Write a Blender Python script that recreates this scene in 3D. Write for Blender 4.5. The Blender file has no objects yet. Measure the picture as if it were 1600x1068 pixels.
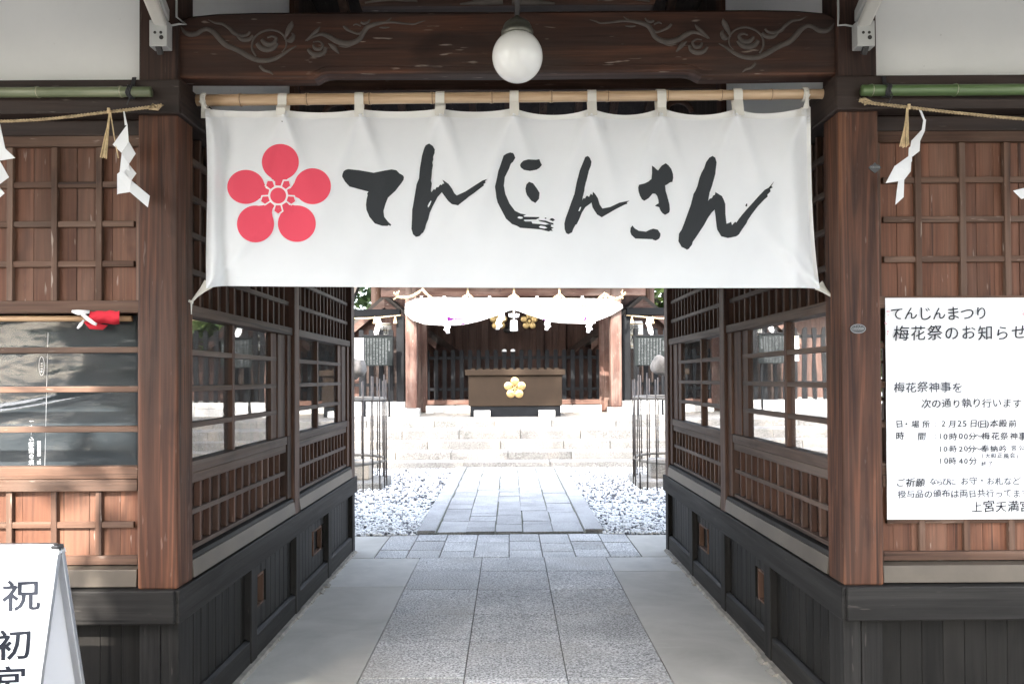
import bpy, bmesh, math, random
import numpy as np
from mathutils import Vector, Matrix, noise as mnoise

random.seed(7)
rnd = random.Random(11)
scene = bpy.context.scene
COL = scene.collection

# ------------------------------------------------------------------ camera
F_PX, CX, CY, EYE = 1244.0, 800.0, 534.0, 1.5
PITCH, ROLL = math.radians(0.9), math.radians(-0.32)
SX, SY = 4.0 / 1600.0, 36.5 / 1600.0
CAM_R = Matrix.Rotation(math.radians(90) + PITCH, 4, 'X') @ Matrix.Rotation(ROLL, 4, 'Z')
cam_data = bpy.data.cameras.new('camera')
cam_data.sensor_width = 36.0
cam_data.lens = F_PX / 1600.0 * 36.0
cam_data.shift_x, cam_data.shift_y = SX, SY
cam_data.clip_start, cam_data.clip_end = 0.05, 600.0
cam = bpy.data.objects.new('camera', cam_data)
COL.objects.link(cam)
cam.matrix_world = Matrix.Translation((0, 0, EYE)) @ CAM_R
scene.camera = cam

# ------------------------------------------------------------------ light
SUN_EL, SUN_AZ = math.radians(41), math.radians(17)      # behind the viewer, a little to the left
world = bpy.data.worlds.new('World')
scene.world = world
world.use_nodes = True
wn = world.node_tree
sky = wn.nodes.new('ShaderNodeTexSky')
sky.sky_type = 'NISHITA'
sky.sun_disc = False
sky.sun_elevation = SUN_EL
sky.sun_rotation = math.pi + SUN_AZ
sky.air_density, sky.dust_density, sky.ozone_density = 1.0, 2.5, 0.7
bg = wn.nodes['Background']
bg.inputs['Strength'].default_value = 0.15
hs = wn.nodes.new('ShaderNodeHueSaturation'); hs.inputs['Saturation'].default_value = 0.55
wn.links.new(sky.outputs[0], hs.inputs['Color']); wn.links.new(hs.outputs[0], bg.inputs['Color'])
sun_data = bpy.data.lights.new('sun', 'SUN')
sun_data.energy = 2.0
sun_data.angle = math.radians(0.5)
sun_data.color = (1.0, 0.95, 0.88)
sun = bpy.data.objects.new('sun', sun_data)
COL.objects.link(sun)
SUN_VEC = Vector((-math.sin(SUN_AZ) * math.cos(SUN_EL), -math.cos(SUN_AZ) * math.cos(SUN_EL), math.sin(SUN_EL)))
sun.rotation_euler = (-SUN_VEC).to_track_quat('-Z', 'Y').to_euler()
sun.location = SUN_VEC * 40

scene.view_settings.view_transform = 'Standard'
scene.view_settings.look = 'None'
scene.view_settings.exposure = 3.68
scene.view_settings.gamma = 1.0
scene.view_settings.use_curve_mapping = False
scene.render.engine = 'CYCLES'
scene.cycles.max_bounces = 10
scene.cycles.diffuse_bounces = 6
scene.cycles.transparent_max_bounces = 16
scene.cycles.caustics_reflective = False
scene.cycles.caustics_refractive = False
scene.cycles.sample_clamp_indirect = 6.0
scene.cycles.use_denoising = True

# ------------------------------------------------------------------ measuring: where a photo pixel meets a real plane
def ray(px, py):
    u = (px - CX) / F_PX + SX * 1600 / F_PX
    v = -(py - CY) / F_PX + SY * 1600 / F_PX
    return CAM_R.to_3x3() @ Vector((u, v, -1.0))
def P(px, py, Y):
    r = ray(px, py); t = Y / r.y
    return Vector((r.x * t, Y, EYE + r.z * t))

# ------------------------------------------------------------------ materials
MATS = {}
def newmat(name):
    m = bpy.data.materials.new(name); m.use_nodes = True
    nt = m.node_tree
    return m, nt, nt.nodes['Principled BSDF'], nt.nodes.new, nt.links.new
def coords(nt, scale, use_rnd=True):
    N, L = nt.nodes.new, nt.links.new
    tc = N('ShaderNodeTexCoord'); src = tc.outputs['Object']
    if use_rnd:
        at = N('ShaderNodeAttribute'); at.attribute_name = 'rnd'
        vm = N('ShaderNodeVectorMath'); vm.operation = 'MULTIPLY_ADD'
        L(at.outputs['Fac'], vm.inputs[0]); vm.inputs[1].default_value = (13.7, 9.1, 17.3)
        L(src, vm.inputs[2]); src = vm.outputs[0]
    mp = N('ShaderNodeMapping'); mp.inputs['Scale'].default_value = scale
    L(src, mp.inputs['Vector'])
    return mp.outputs['Vector']
def noise(nt, vec, scale, detail=6, rough=0.6, dist=0.0):
    n = nt.nodes.new('ShaderNodeTexNoise')
    n.inputs['Scale'].default_value = scale; n.inputs['Detail'].default_value = detail
    n.inputs['Roughness'].default_value = rough; n.inputs['Distortion'].default_value = dist
    if vec is not None: nt.links.new(vec, n.inputs['Vector'])
    return n.outputs['Fac']
def ramp(nt, fac, stops):
    r = nt.nodes.new('ShaderNodeValToRGB'); e = r.color_ramp.elements
    while len(e) < len(stops): e.new(0.5)
    for k, (p, c) in enumerate(stops):
        e[k].position = p
        e[k].color = (c, c, c, 1) if isinstance(c, (int, float)) else (*c, 1)
    nt.links.new(fac, r.inputs['Fac'])
    return r.outputs['Color']
def mix(nt, fac, a, b, mode='MIX'):
    m = nt.nodes.new('ShaderNodeMix'); m.data_type = 'RGBA'; m.blend_type = mode
    for sock, v in ((m.inputs['Factor'], fac), (m.inputs['A'], a), (m.inputs['B'], b)):
        if hasattr(v, 'links'): nt.links.new(v, sock)
        elif isinstance(v, (int, float)): sock.default_value = v if sock.type == 'VALUE' else (v, v, v, 1)
        else: sock.default_value = (*v, 1)
    return m.outputs['Result']
def bump(nt, bsdf, h, strength=0.3, dist=0.01):
    b = nt.nodes.new('ShaderNodeBump'); b.inputs['Strength'].default_value = strength; b.inputs['Distance'].default_value = dist
    nt.links.new(h, b.inputs['Height']); nt.links.new(b.outputs[0], bsdf.inputs['Normal'])
def wood(name, axis, dark, mid, light, weather=(0.16, 0.13, 0.11), wamt=0.5, rough=0.62, fleck=0.3, cathedral=False, vary=0.35):
    key = (name, axis)
    if key in MATS: return MATS[key]
    m, nt, b, N, L = newmat(f'{name}_{axis}')
    k = 'XYZ'.index(axis)
    def sc(along, across):
        v = [across] * 3; v[k] = along; return tuple(v)
    v1 = coords(nt, sc(0.8, 16)); f1 = noise(nt, v1, 1.0, 7, 0.62, 0.4)
    col = ramp(nt, f1, [(0.30, dark), (0.52, mid), (0.74, light)])
    if cathedral:
        v2 = coords(nt, sc(0.22, 5.5)); f2 = noise(nt, v2, 1.0, 2, 0.4, 0.35)
        mt = N('ShaderNodeMath'); mt.operation = 'MULTIPLY'; mt.inputs[1].default_value = 130.0; L(f2, mt.inputs[0])
        sn = N('ShaderNodeMath'); sn.operation = 'SINE'; L(mt.outputs[0], sn.inputs[0])
        g = ramp(nt, sn.outputs[0], [(0.0, 0.5), (0.45, 0.95), (1.0, 1.15)])
        col = mix(nt, 0.65, col, g, 'MULTIPLY')
    v3 = coords(nt, sc(2.0, 95)); f3 = noise(nt, v3, 1.0, 4, 0.6)
    col = mix(nt, 0.8, col, ramp(nt, f3, [(0.32, 0.62), (0.6, 1.08)]), 'MULTIPLY')
    v4 = coords(nt, sc(1.1, 2.6)); f4 = noise(nt, v4, 1.0, 5, 0.6)
    col = mix(nt, ramp(nt, f4, [(0.45, 0.0), (0.75, wamt)]), col, weather)
    v6 = coords(nt, sc(1.6, 5.0)); f6 = noise(nt, v6, 1.3, 3, 0.5, 0.8)
    col = mix(nt, ramp(nt, f6, [(0.28, 0.55), (0.42, 0.0)]), col, tuple(0.35 * c for c in dark))
    v7 = coords(nt, sc(0.9, 42)); f7 = noise(nt, v7, 1.0, 2, 0.4, 0.3)
    col = mix(nt, ramp(nt, f7, [(0.66, 0.0), (0.71, 0.75)]), col, tuple(0.25 * c for c in dark))
    if fleck:
        v5 = coords(nt, sc(9, 60)); f5 = noise(nt, v5, 1.0, 2, 0.5)
        col = mix(nt, ramp(nt, f5, [(0.69, 0.0), (0.76, fleck)]), col, (0.42, 0.36, 0.31))
    at = N('ShaderNodeAttribute'); at.attribute_name = 'rnd'
    col = mix(nt, 1.0, col, ramp(nt, at.outputs['Fac'], [(0.0, 1 - vary), (1.0, 1 + vary * 0.6)]), 'MULTIPLY')
    L(col, b.inputs['Base Color'])
    L(ramp(nt, f1, [(0.2, rough + 0.15), (0.8, rough - 0.08)]), b.inputs['Roughness'])
    b.inputs['Specular IOR Level'].default_value = 0.14 if name in ('base_wood', 'black_board') else 0.3
    bump(nt, b, mix(nt, 0.5, f1, f3), 0.35, 0.006)
    MATS[key] = m
    return m
def W_post(a): return wood('post_wood', a, (0.024, 0.009, 0.005), (0.088, 0.033, 0.016), (0.175, 0.072, 0.034), (0.052, 0.032, 0.023), 0.7, 0.62, 0.12, True, 0.1)
def W_panel(a): return wood('panel_wood', a, (0.078, 0.030, 0.016), (0.128, 0.052, 0.028), (0.175, 0.080, 0.046), (0.14, 0.092, 0.066), 0.45, 0.65, 0.4, False, 0.32)
def W_bar(a): return wood('bar_wood', a, (0.062, 0.030, 0.018), (0.102, 0.054, 0.034), (0.155, 0.096, 0.067), (0.13, 0.092, 0.070), 0.6, 0.68, 0.5, False, 0.2)
def W_dark(a): return wood('dark_wood', a, (0.015, 0.009, 0.007), (0.026, 0.015, 0.011), (0.045, 0.027, 0.021), (0.034, 0.027, 0.024), 0.6, 0.6, 0.2, False, 0.15)
def W_beam(a): return wood('beam_wood', a, (0.017, 0.008, 0.006), (0.042, 0.018, 0.011), (0.120, 0.048, 0.026), (0.036, 0.030, 0.026), 0.75, 0.6, 0.45, False, 0.1)
def W_hall(a): return wood('corridor_wood', a, (0.040, 0.018, 0.011), (0.080, 0.038, 0.024), (0.130, 0.070, 0.046), (0.090, 0.063, 0.048), 0.6, 0.6, 0.15, False, 0.25)
def W_rail(a): return wood('rail_wood', a, (0.052, 0.031, 0.022), (0.082, 0.053, 0.040), (0.12, 0.085, 0.067), (0.10, 0.078, 0.065), 0.5, 0.62, 0.15, False, 0.2)
def W_base(a): return wood('base_wood', a, (0.0100, 0.0092, 0.0084), (0.0155, 0.0143, 0.0132), (0.0255, 0.0236, 0.0216), (0.027, 0.0252, 0.0232), 0.5, 0.58, 0.06, False, 0.12)
def W_black(a): return wood('black_board', a, (0.0078, 0.0071, 0.0063), (0.0105, 0.0096, 0.0085), (0.0140, 0.0128, 0.0114), (0.020, 0.018, 0.0158), 0.7, 0.5, 0.0, False, 0.12)
def W_shrine(a): return wood('shrine_wood', a, (0.045, 0.018, 0.012), (0.090, 0.044, 0.031), (0.15, 0.092, 0.070), (0.20, 0.155, 0.13), 0.7, 0.65, 0.4, False, 0.2)
def W_wall(a): return wood('shrine_board', a, (0.045, 0.022, 0.016), (0.072, 0.036, 0.026), (0.10, 0.055, 0.040), (0.085, 0.052, 0.042), 0.4, 0.62, 0.1, False, 0.25)
def W_pale(a): return wood('pale_wood', a, (0.34, 0.20, 0.10), (0.46, 0.29, 0.16), (0.56, 0.38, 0.23), (0.5, 0.36, 0.24), 0.3, 0.5, 0.0, False, 0.1)

def simple(name, c, rough=0.6, metal=0.0, var=0.12, scale=3.0, bmp=0.0, bscale=40, spec=0.5, c2=None):
    if name in MATS: return MATS[name]
    m, nt, b, N, L = newmat(name)
    v = coords(nt, (1, 1, 1), False)
    f = noise(nt, v, scale, 6, 0.6)
    lo = tuple(x * (1 - var) for x in c); hi = c2 or tuple(min(1, x * (1 + var)) for x in c)
    L(ramp(nt, f, [(0.3, lo), (0.7, hi)]), b.inputs['Base Color'])
    b.inputs['Roughness'].default_value = rough; b.inputs['Metallic'].default_value = metal
    b.inputs['Specular IOR Level'].default_value = spec
    if bmp: bump(nt, b, noise(nt, v, bscale, 4, 0.6), bmp, 0.004)
    MATS[name] = m
    return m
def M_plaster():
    if 'plaster' in MATS: return MATS['plaster']
    m, nt, b, N, L = newmat('plaster')
    v = coords(nt, (1, 1, 1), False)
    col = ramp(nt, noise(nt, v, 1.6, 6, 0.6), [(0.3, (0.74, 0.76, 0.75)), (0.7, (0.83, 0.845, 0.83))])
    sp = noise(nt, v, 26, 3, 0.5)
    col = mix(nt, ramp(nt, sp, [(0.72, 0.0), (0.76, 0.35)]), col, (0.38, 0.38, 0.36))
    L(col, b.inputs['Base Color']); b.inputs['Roughness'].default_value = 0.9
    bump(nt, b, noise(nt, v, 14, 5, 0.6), 0.15, 0.006)
    MATS['plaster'] = m; return m
def granite(name, base, dark, light, speck=190, joint_v=0.12, rough=0.8, warm=None):
    if name in MATS: return MATS[name]
    m, nt, b, N, L = newmat(name)
    v = coords(nt, (1, 1, 1))
    f = noise(nt, v, speck, 3, 0.7)
    col = ramp(nt, f, [(0.33, dark), (0.50, base), (0.66, light)])
    f2 = noise(nt, v, 2.2, 5, 0.6)
    col = mix(nt, 1.0, col, ramp(nt, f2, [(0.3, 0.70), (0.7, 1.14)]), 'MULTIPLY')
    if warm:
        col = mix(nt, ramp(nt, noise(nt, v, 1.1, 4, 0.6), [(0.50, 0.0), (0.68, 0.7)]), col, warm)
    at = N('ShaderNodeAttribute'); at.attribute_name = 'rnd'
    col = mix(nt, 1.0, col, ramp(nt, at.outputs['Fac'], [(0.0, 1 - joint_v), (1.0, 1 + joint_v)]), 'MULTIPLY')
    L(col, b.inputs['Base Color']); b.inputs['Roughness'].default_value = rough
    bump(nt, b, mix(nt, 0.4, f, noise(nt, v, 22, 5, 0.6)), 0.35, 0.006)
    MATS[name] = m; return m
def M_glass():
    if 'window_glass' in MATS: return MATS['window_glass']
    m, nt, b, N, L = newmat('window_glass')
    nt.nodes.remove(b)
    out = nt.nodes['Material Output']
    tr = N('ShaderNodeBsdfTransparent'); tr.inputs['Color'].default_value = (0.86, 0.90, 0.89, 1)
    gl = N('ShaderNodeBsdfGlossy'); gl.inputs['Roughness'].default_value = 0.015
    fr = N('ShaderNodeFresnel'); fr.inputs['IOR'].default_value = 1.52
    mul = N('ShaderNodeMath'); mul.operation = 'MULTIPLY'; mul.use_clamp = True; mul.inputs[1].default_value = 2.0
    L(fr.outputs[0], mul.inputs[0])
    mx = N('ShaderNodeMixShader'); L(mul.outputs[0], mx.inputs[0]); L(tr.outputs[0], mx.inputs[1]); L(gl.outputs[0], mx.inputs[2])
    v = coords(nt, (1, 1, 1), False)
    bp = N('ShaderNodeBump'); bp.inputs['Strength'].default_value = 0.04; bp.inputs['Distance'].default_value = 0.01
    L(noise(nt, v, 2.5, 2, 0.5), bp.inputs['Height']); L(bp.outputs[0], gl.inputs['Normal'])
    du = N('ShaderNodeBsdfDiffuse'); du.inputs['Color'].default_value = (0.55, 0.56, 0.55, 1)
    md = N('ShaderNodeMixShader'); L(ramp(nt, noise(nt, v, 3.0, 5, 0.6), [(0.3, 0.035), (0.7, 0.075)]), md.inputs[0]); L(mx.outputs[0], md.inputs[1]); L(du.outputs[0], md.inputs[2])
    L(md.outputs[0], out.inputs['Surface'])
    MATS['window_glass'] = m; return m
def M_plastic():
    if 'clear_plastic' in MATS: return MATS['clear_plastic']
    m, nt, b, N, L = newmat('clear_plastic')
    nt.nodes.remove(b)
    out = nt.nodes['Material Output']
    tr = N('ShaderNodeBsdfTransparent'); tr.inputs['Color'].default_value = (0.75, 0.8, 0.82, 1)
    gl = N('ShaderNodeBsdfGlossy'); gl.inputs['Roughness'].default_value = 0.10
    df = N('ShaderNodeBsdfDiffuse'); df.inputs['Color'].default_value = (0.5, 0.56, 0.6, 1)
    v = coords(nt, (1.6, 1, 9), False)
    st = noise(nt, v, 1.4, 6, 0.6, 0.6)
    m1 = N('ShaderNodeMixShader'); L(ramp(nt, st, [(0.42, 0.006), (0.64, 0.03), (0.80, 0.14)]), m1.inputs[0]); L(tr.outputs[0], m1.inputs[1]); L(df.outputs[0], m1.inputs[2])
    m2 = N('ShaderNodeMixShader'); m2.inputs[0].default_value = 0.05; L(m1.outputs[0], m2.inputs[1]); L(gl.outputs[0], m2.inputs[2])
    bp = N('ShaderNodeBump'); bp.inputs['Strength'].default_value = 0.10; bp.inputs['Distance'].default_value = 0.01
    L(st, bp.inputs['Height']); L(bp.outputs[0], gl.inputs['Normal'])
    L(m2.outputs[0], out.inputs['Surface'])
    MATS['clear_plastic'] = m; return m
def cloth(name, c, trans=0.25, rough=0.9):
    if name in MATS: return MATS[name]
    m, nt, b, N, L = newmat(name)
    out = nt.nodes['Material Output']
    v = coords(nt, (1, 1, 1), False)
    col = ramp(nt, noise(nt, v, 3.0, 5, 0.6), [(0.3, tuple(x * 0.95 for x in c)), (0.7, c)])
    L(col, b.inputs['Base Color']); b.inputs['Roughness'].default_value = rough; b.inputs['Specular IOR Level'].default_value = 0.15
    bump(nt, b, noise(nt, coords(nt, (300, 300, 300), False), 1.0, 2, 0.5), 0.08, 0.002)
    tl = N('ShaderNodeBsdfTranslucent'); L(col, tl.inputs['Color'])
    mx = N('ShaderNodeMixShader'); mx.inputs[0].default_value = trans
    L(b.outputs[0], mx.inputs[1]); L(tl.outputs[0], mx.inputs[2]); L(mx.outputs[0], out.inputs['Surface'])
    MATS[name] = m; return m
def bamboo_mat(name, c1, c2, c3):
    if name in MATS: return MATS[name]
    m, nt, b, N, L = newmat(name)
    v = coords(nt, (1.5, 40, 40), False); f = noise(nt, v, 1.0, 6, 0.65)
    col = ramp(nt, f, [(0.3, c1), (0.5, c2), (0.72, c3)])
    f2 = noise(nt, coords(nt, (3, 14, 14), False), 1.0, 5, 0.6)
    col = mix(nt, ramp(nt, f2, [(0.55, 0.0), (0.75, 0.6)]), col, c1)
    L(col, b.inputs['Base Color']); b.inputs['Roughness'].default_value = 0.38
    MATS[name] = m; return m
def leaf_mat(name, lo, hi):
    if name in MATS: return MATS[name]
    m, nt, b, N, L = newmat(name)
    out = nt.nodes['Material Output']
    at = N('ShaderNodeAttribute'); at.attribute_name = 'rnd'
    col = ramp(nt, at.outputs['Fac'], [(0.0, lo), (1.0, hi)])
    L(col, b.inputs['Base Color']); b.inputs['Roughness'].default_value = 0.5
    tl = N('ShaderNodeBsdfTranslucent'); L(col, tl.inputs['Color'])
    mx = N('ShaderNodeMixShader'); mx.inputs[0].default_value = 0.3
    L(b.outputs[0], mx.inputs[1]); L(tl.outputs[0], mx.inputs[2]); L(mx.outputs[0], out.inputs['Surface'])
    MATS[name] = m; return m

# ------------------------------------------------------------------ objects
ORG = {}
class MB:
    def __init__(s): s.V, s.F, s.R, s.M = [], [], [], []
    def add(s, vs, fs, mi=0, r=None):
        r = rnd.random() if r is None else r
        n = len(s.V)
        s.V += [tuple(v) for v in vs]; s.R += [r] * len(vs)
        s.F += [tuple(i + n for i in f) for f in fs]; s.M += [mi] * len(fs)
        return s
    def box(s, x0, x1, y0, y1, z0, z1, mi=0, r=None):
        x0, x1 = sorted((x0, x1)); y0, y1 = sorted((y0, y1)); z0, z1 = sorted((z0, z1))
        vs = [(x, y, z) for z in (z0, z1) for y in (y0, y1) for x in (x0, x1)]
        return s.add(vs, [(0, 2, 3, 1), (4, 5, 7, 6), (0, 1, 5, 4), (2, 6, 7, 3), (0, 4, 6, 2), (1, 3, 7, 5)], mi, r)
    def hexa(s, a, b, mi=0, r=None):            # two matching 4-loops
        return s.add(list(a) + list(b), [(3, 2, 1, 0), (4, 5, 6, 7), (0, 1, 5, 4), (1, 2, 6, 5), (2, 3, 7, 6), (3, 0, 4, 7)], mi, r)
    def tube(s, pts, rad, n=8, mi=0, r=None, flat=None, cap=True):
        pts = [Vector(p) for p in pts]; m = len(pts)
        rad = [rad] * m if isinstance(rad, (int, float)) else rad
        vs, fs = [], []
        up = Vector((0, 1, 0)) if flat is not None else None
        prev = None
        for k, p in enumerate(pts):
            t = (pts[min(k + 1, m - 1)] - pts[max(k - 1, 0)])
            t = t.normalized() if t.length > 1e-9 else Vector((0, 0, 1))
            if up is not None: b_ = up
            else:
                b_ = prev if prev is not None else (Vector((0, 0, 1)) if abs(t.z) < 0.9 else Vector((1, 0, 0)))
                b_ = (b_ - t * b_.dot(t)).normalized(); prev = b_
            a_ = t.cross(b_).normalized()
            for j in range(n):
                th = 2 * math.pi * j / n
                vs.append(p + a_ * rad[k] * math.cos(th) + b_ * rad[k] * (flat if flat is not None else 1.0) * math.sin(th))
        for k in range(m - 1):
            for j in range(n):
                fs.append((k * n + j, k * n + (j + 1) % n, (k + 1) * n + (j + 1) % n, (k + 1) * n + j))
        if cap: fs += [tuple(range(n))[::-1], tuple(range((m - 1) * n, m * n))]
        return s.add(vs, fs, mi, r)
    def lathe(s, prof, c, n=20, mi=0, r=None):   # prof: (radius, z)
        vs = [(c[0] + q * math.cos(2 * math.pi * j / n), c[1] + q * math.sin(2 * math.pi * j / n), c[2] + z) for q, z in prof for j in range(n)]
        fs = [(k * n + j, k * n + (j + 1) % n, (k + 1) * n + (j + 1) % n, (k + 1) * n + j) for k in range(len(prof) - 1) for j in range(n)]
        fs += [tuple(range(n))[::-1], tuple(range((len(prof) - 1) * n, len(prof) * n))]
        return s.add(vs, fs, mi, r)
    def prism(s, pts, dv, mi=0, r=None):
        pts = [Vector(p) for p in pts]; n = len(pts); dv = Vector(dv)
        fs = [tuple(range(n)), tuple(range(n, 2 * n))[::-1]] + [(i, (i + 1) % n, n + (i + 1) % n, n + i) for i in range(n)]
        return s.add(pts + [p + dv for p in pts], fs, mi, r)
    def build(s, name, mats, parent=None, bevel=0, smooth=False, normals=True):
        me = bpy.data.meshes.new(name)
        o0 = ORG.get(parent, Vector((0, 0, 0))) if parent is not None else Vector((0, 0, 0))
        me.from_pydata([(v[0] - o0.x, v[1] - o0.y, v[2] - o0.z) for v in s.V], [], s.F)
        me.attributes.new('rnd', 'FLOAT', 'POINT').data.foreach_set('value', s.R)
        mats = mats if isinstance(mats, (list, tuple)) else [mats]
        for m in mats: me.materials.append(m)
        me.polygons.foreach_set('material_index', s.M)
        if normals:
            bm = bmesh.new(); bm.from_mesh(me); bmesh.ops.recalc_face_normals(bm, faces=bm.faces); bm.to_mesh(me); bm.free()
        if smooth: me.polygons.foreach_set('use_smooth', [True] * len(me.polygons))
        me.update()
        o = bpy.data.objects.new(name, me); COL.objects.link(o)
        if parent is not None: o.parent = parent
        ORG[o] = o0
        if bevel:
            bv = o.modifiers.new('bevel', 'BEVEL'); bv.width = bevel; bv.segments = 2; bv.limit_method = 'ANGLE'; bv.angle_limit = math.radians(40)
        return o
def tag(o, label, cat, group=None):
    o['label'] = label; o['category'] = cat
    if group: o['group'] = group
    return o
def thing(name, label, cat, loc=(0, 0, 0), group=None):
    o = bpy.data.objects.new(name, None); o.empty_display_size = 0.1
    COL.objects.link(o); o.location = loc; ORG[o] = Vector(loc)
    return tag(o, label, cat, group)
def structure(o, kind='structure'):
    o['kind'] = kind; return o
def copy_thing(src, loc, label):
    c = src.copy(); COL.objects.link(c); c.location = loc; c['label'] = label
    for ch in src.children:
        d = ch.copy(); COL.objects.link(d); d.parent = c
        for g in ch.children:
            e = g.copy(); COL.objects.link(e); e.parent = d
    return c

# ------------------------------------------------------------------ lettering helper: one glyph as flat outline faces
GLYPH = {}
def glyph(ch, bold=0.0):
    key = ch, bold
    if key not in GLYPH:
        cu = bpy.data.curves.new('glyph', 'FONT'); cu.body = ch; cu.size = 1.0; cu.resolution_u = 3; cu.offset = bold
        ob = bpy.data.objects.new('glyph', cu); COL.objects.link(ob)
        dg = bpy.context.evaluated_depsgraph_get()
        me = bpy.data.meshes.new_from_object(ob.evaluated_get(dg))
        GLYPH[key] = ([(v.co.x, v.co.y) for v in me.vertices], [tuple(p.vertices) for p in me.polygons])
        bpy.data.objects.remove(ob); bpy.data.curves.remove(cu); bpy.data.meshes.remove(me)
    return GLYPH[key]
def put_glyph(mb, ch, fn, cx, cy, h, rot=0.0, jit=0.0, squeeze=1.0, mi=0, bold=0.0):
    """fn maps page (x right, y down) to a point in the scene; h is the height of the em square"""
    vs, fs = glyph(ch, bold)
    if not vs: return
    ox, oy = 0.5, 0.36                      # middle of a full-width character cell
    if ord(ch) < 128:
        xs = [v[0] for v in vs]; ox = (min(xs) + max(xs)) / 2; oy = 0.34
    a = rot + rnd.uniform(-jit, jit); k = h * (1 + rnd.uniform(-jit, jit)); ca, sa = math.cos(a), math.sin(a)
    sh = rnd.uniform(-jit, jit) * 1.5
    out = []
    for x, y in vs:
        x, y = (x - ox) * squeeze * k, (y - oy) * k
        x += sh * y; y += 0.06 * x * (1 if jit else 0)
        x, y = x * ca - y * sa, x * sa + y * ca
        out.append(fn(cx + x, cy - y))
    mb.add(out, fs, mi)

# ================================================================== ground and paving
W, YF = 1.36, 3.26
def sheet(name, x0, x1, y0, y1, z, mat):
    mb = MB(); mb.add([(x0, y0, z), (x1, y0, z), (x1, y1, z), (x0, y1, z)], [(0, 1, 2, 3)], 0, 0.5)
    return structure(mb.build(name, mat, normals=False))
sheet('ground', -150, 150, -150, 300, -0.06, simple('packed_earth', (0.15, 0.143, 0.132), 0.95, var=0.25, scale=0.8))
sheet('paving_bed', -1.75, 1.75, 1.2, 7.68, -0.012, simple('joint_mortar', (0.13, 0.12, 0.10), 0.95, var=0.3, scale=9))
G_CORR = granite('corridor_granite', (0.47, 0.462, 0.445), (0.105, 0.103, 0.10), (0.86, 0.85, 0.83), 88, 0.13, 0.75, (0.27, 0.25, 0.22))
mb = MB()
cols = [(-0.758, -0.238), (-0.233, 0.279), (0.284, 0.795)]
rows = [6.685, 6.22, 5.67, 5.08, 4.55, 4.0, 3.45, 2.9, 2.3, 1.7]
for k, (a, b) in enumerate(cols):
    for i in range(len(rows) - 1):
        d = [0.012, 0.0, -0.01][k]
        mb.box(a, b, rows[i + 1] + d + 0.005, rows[i] + d * (i > 0), -0.06, rnd.uniform(-0.0012, 0.0012))
structure(mb.build('granite_paving', G_CORR, bevel=0.003))
mb = MB()
bandx = [-1.145, -0.88, -0.60, -0.31, -0.012, 0.272, 0.55, 0.84, 1.10]
for i in range(len(bandx) - 1):
    cuts = [6.69, 6.95 + rnd.uniform(-0.08, 0.05), 7.3 + rnd.uniform(-0.05, 0.12), 7.675]
    for j in range(3):
        mb.box(bandx[i] + 0.004, bandx[i + 1] - 0.004, cuts[j] + 0.004, cuts[j + 1] - 0.004, -0.06, rnd.uniform(-0.002, 0.002))
structure(mb.build('paving_band', G_CORR, bevel=0.004))
CONC = MATS.get('concrete')
m, nt, b, N, L = newmat('concrete')
v = coords(nt, (1, 1, 1), False); f = noise(nt, v, 1.8, 7, 0.6, 0.6)
c_ = ramp(nt, f, [(0.3, (0.36, 0.342, 0.30)), (0.7, (0.50, 0.478, 0.43))])
c_ = mix(nt, ramp(nt, noise(nt, coords(nt, (0.6, 3, 1), False), 3, 5, 0.6), [(0.55, 0), (0.75, 0.35)]), c_, (0.54, 0.525, 0.485))
L(c_, b.inputs['Base Color']); b.inputs['Roughness'].default_value = 0.72
bump(nt, b, noise(nt, v, 60, 4, 0.6), 0.12, 0.003)
CONC = m
for s in (-1, 1):
    ysp = 5.78 if s < 0 else 6.2
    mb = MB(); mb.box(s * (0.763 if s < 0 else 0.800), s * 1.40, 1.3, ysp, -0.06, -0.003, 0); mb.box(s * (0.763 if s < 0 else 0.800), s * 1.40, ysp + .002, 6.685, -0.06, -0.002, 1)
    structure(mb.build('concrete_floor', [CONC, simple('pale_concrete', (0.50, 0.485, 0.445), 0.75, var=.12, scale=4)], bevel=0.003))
    mb = MB(); mb.box(s * (1.152 if s < 0 else 1.107), s * 1.5, 6.70, 7.62, -0.06, -0.002)
    structure(mb.build('concrete_patch', CONC, bevel=0.003))
    mb = MB()                                       # crumbly mortar fillet along the foot of the wall
    for i in range(46):
        y = 3.1 + i * 0.083; w_ = rnd.uniform(0.012, 0.03) + (0.03 if rnd.random() < 0.08 else 0)
        mb.hexa([(s * (W - 0.012 - w_), y, -0.01), (s * (W + 0.02), y, -0.01), (s * (W + 0.02), y + 0.085, -0.01), (s * (W - 0.012 - w_ * rnd.uniform(.8, 1.2)), y + 0.085, -0.01)],
                [(s * (W - 0.012 - w_ * .4), y, 0.012), (s * (W + 0.02), y, 0.016), (s * (W + 0.02), y + 0.085, 0.016), (s * (W - 0.012 - w_ * .4), y + 0.085, 0.012)])
    structure(mb.build('mortar_fillet', simple('mortar', (0.22, 0.20, 0.17), 0.95, var=0.3, scale=14, bmp=0.5, bscale=60)))
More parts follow.
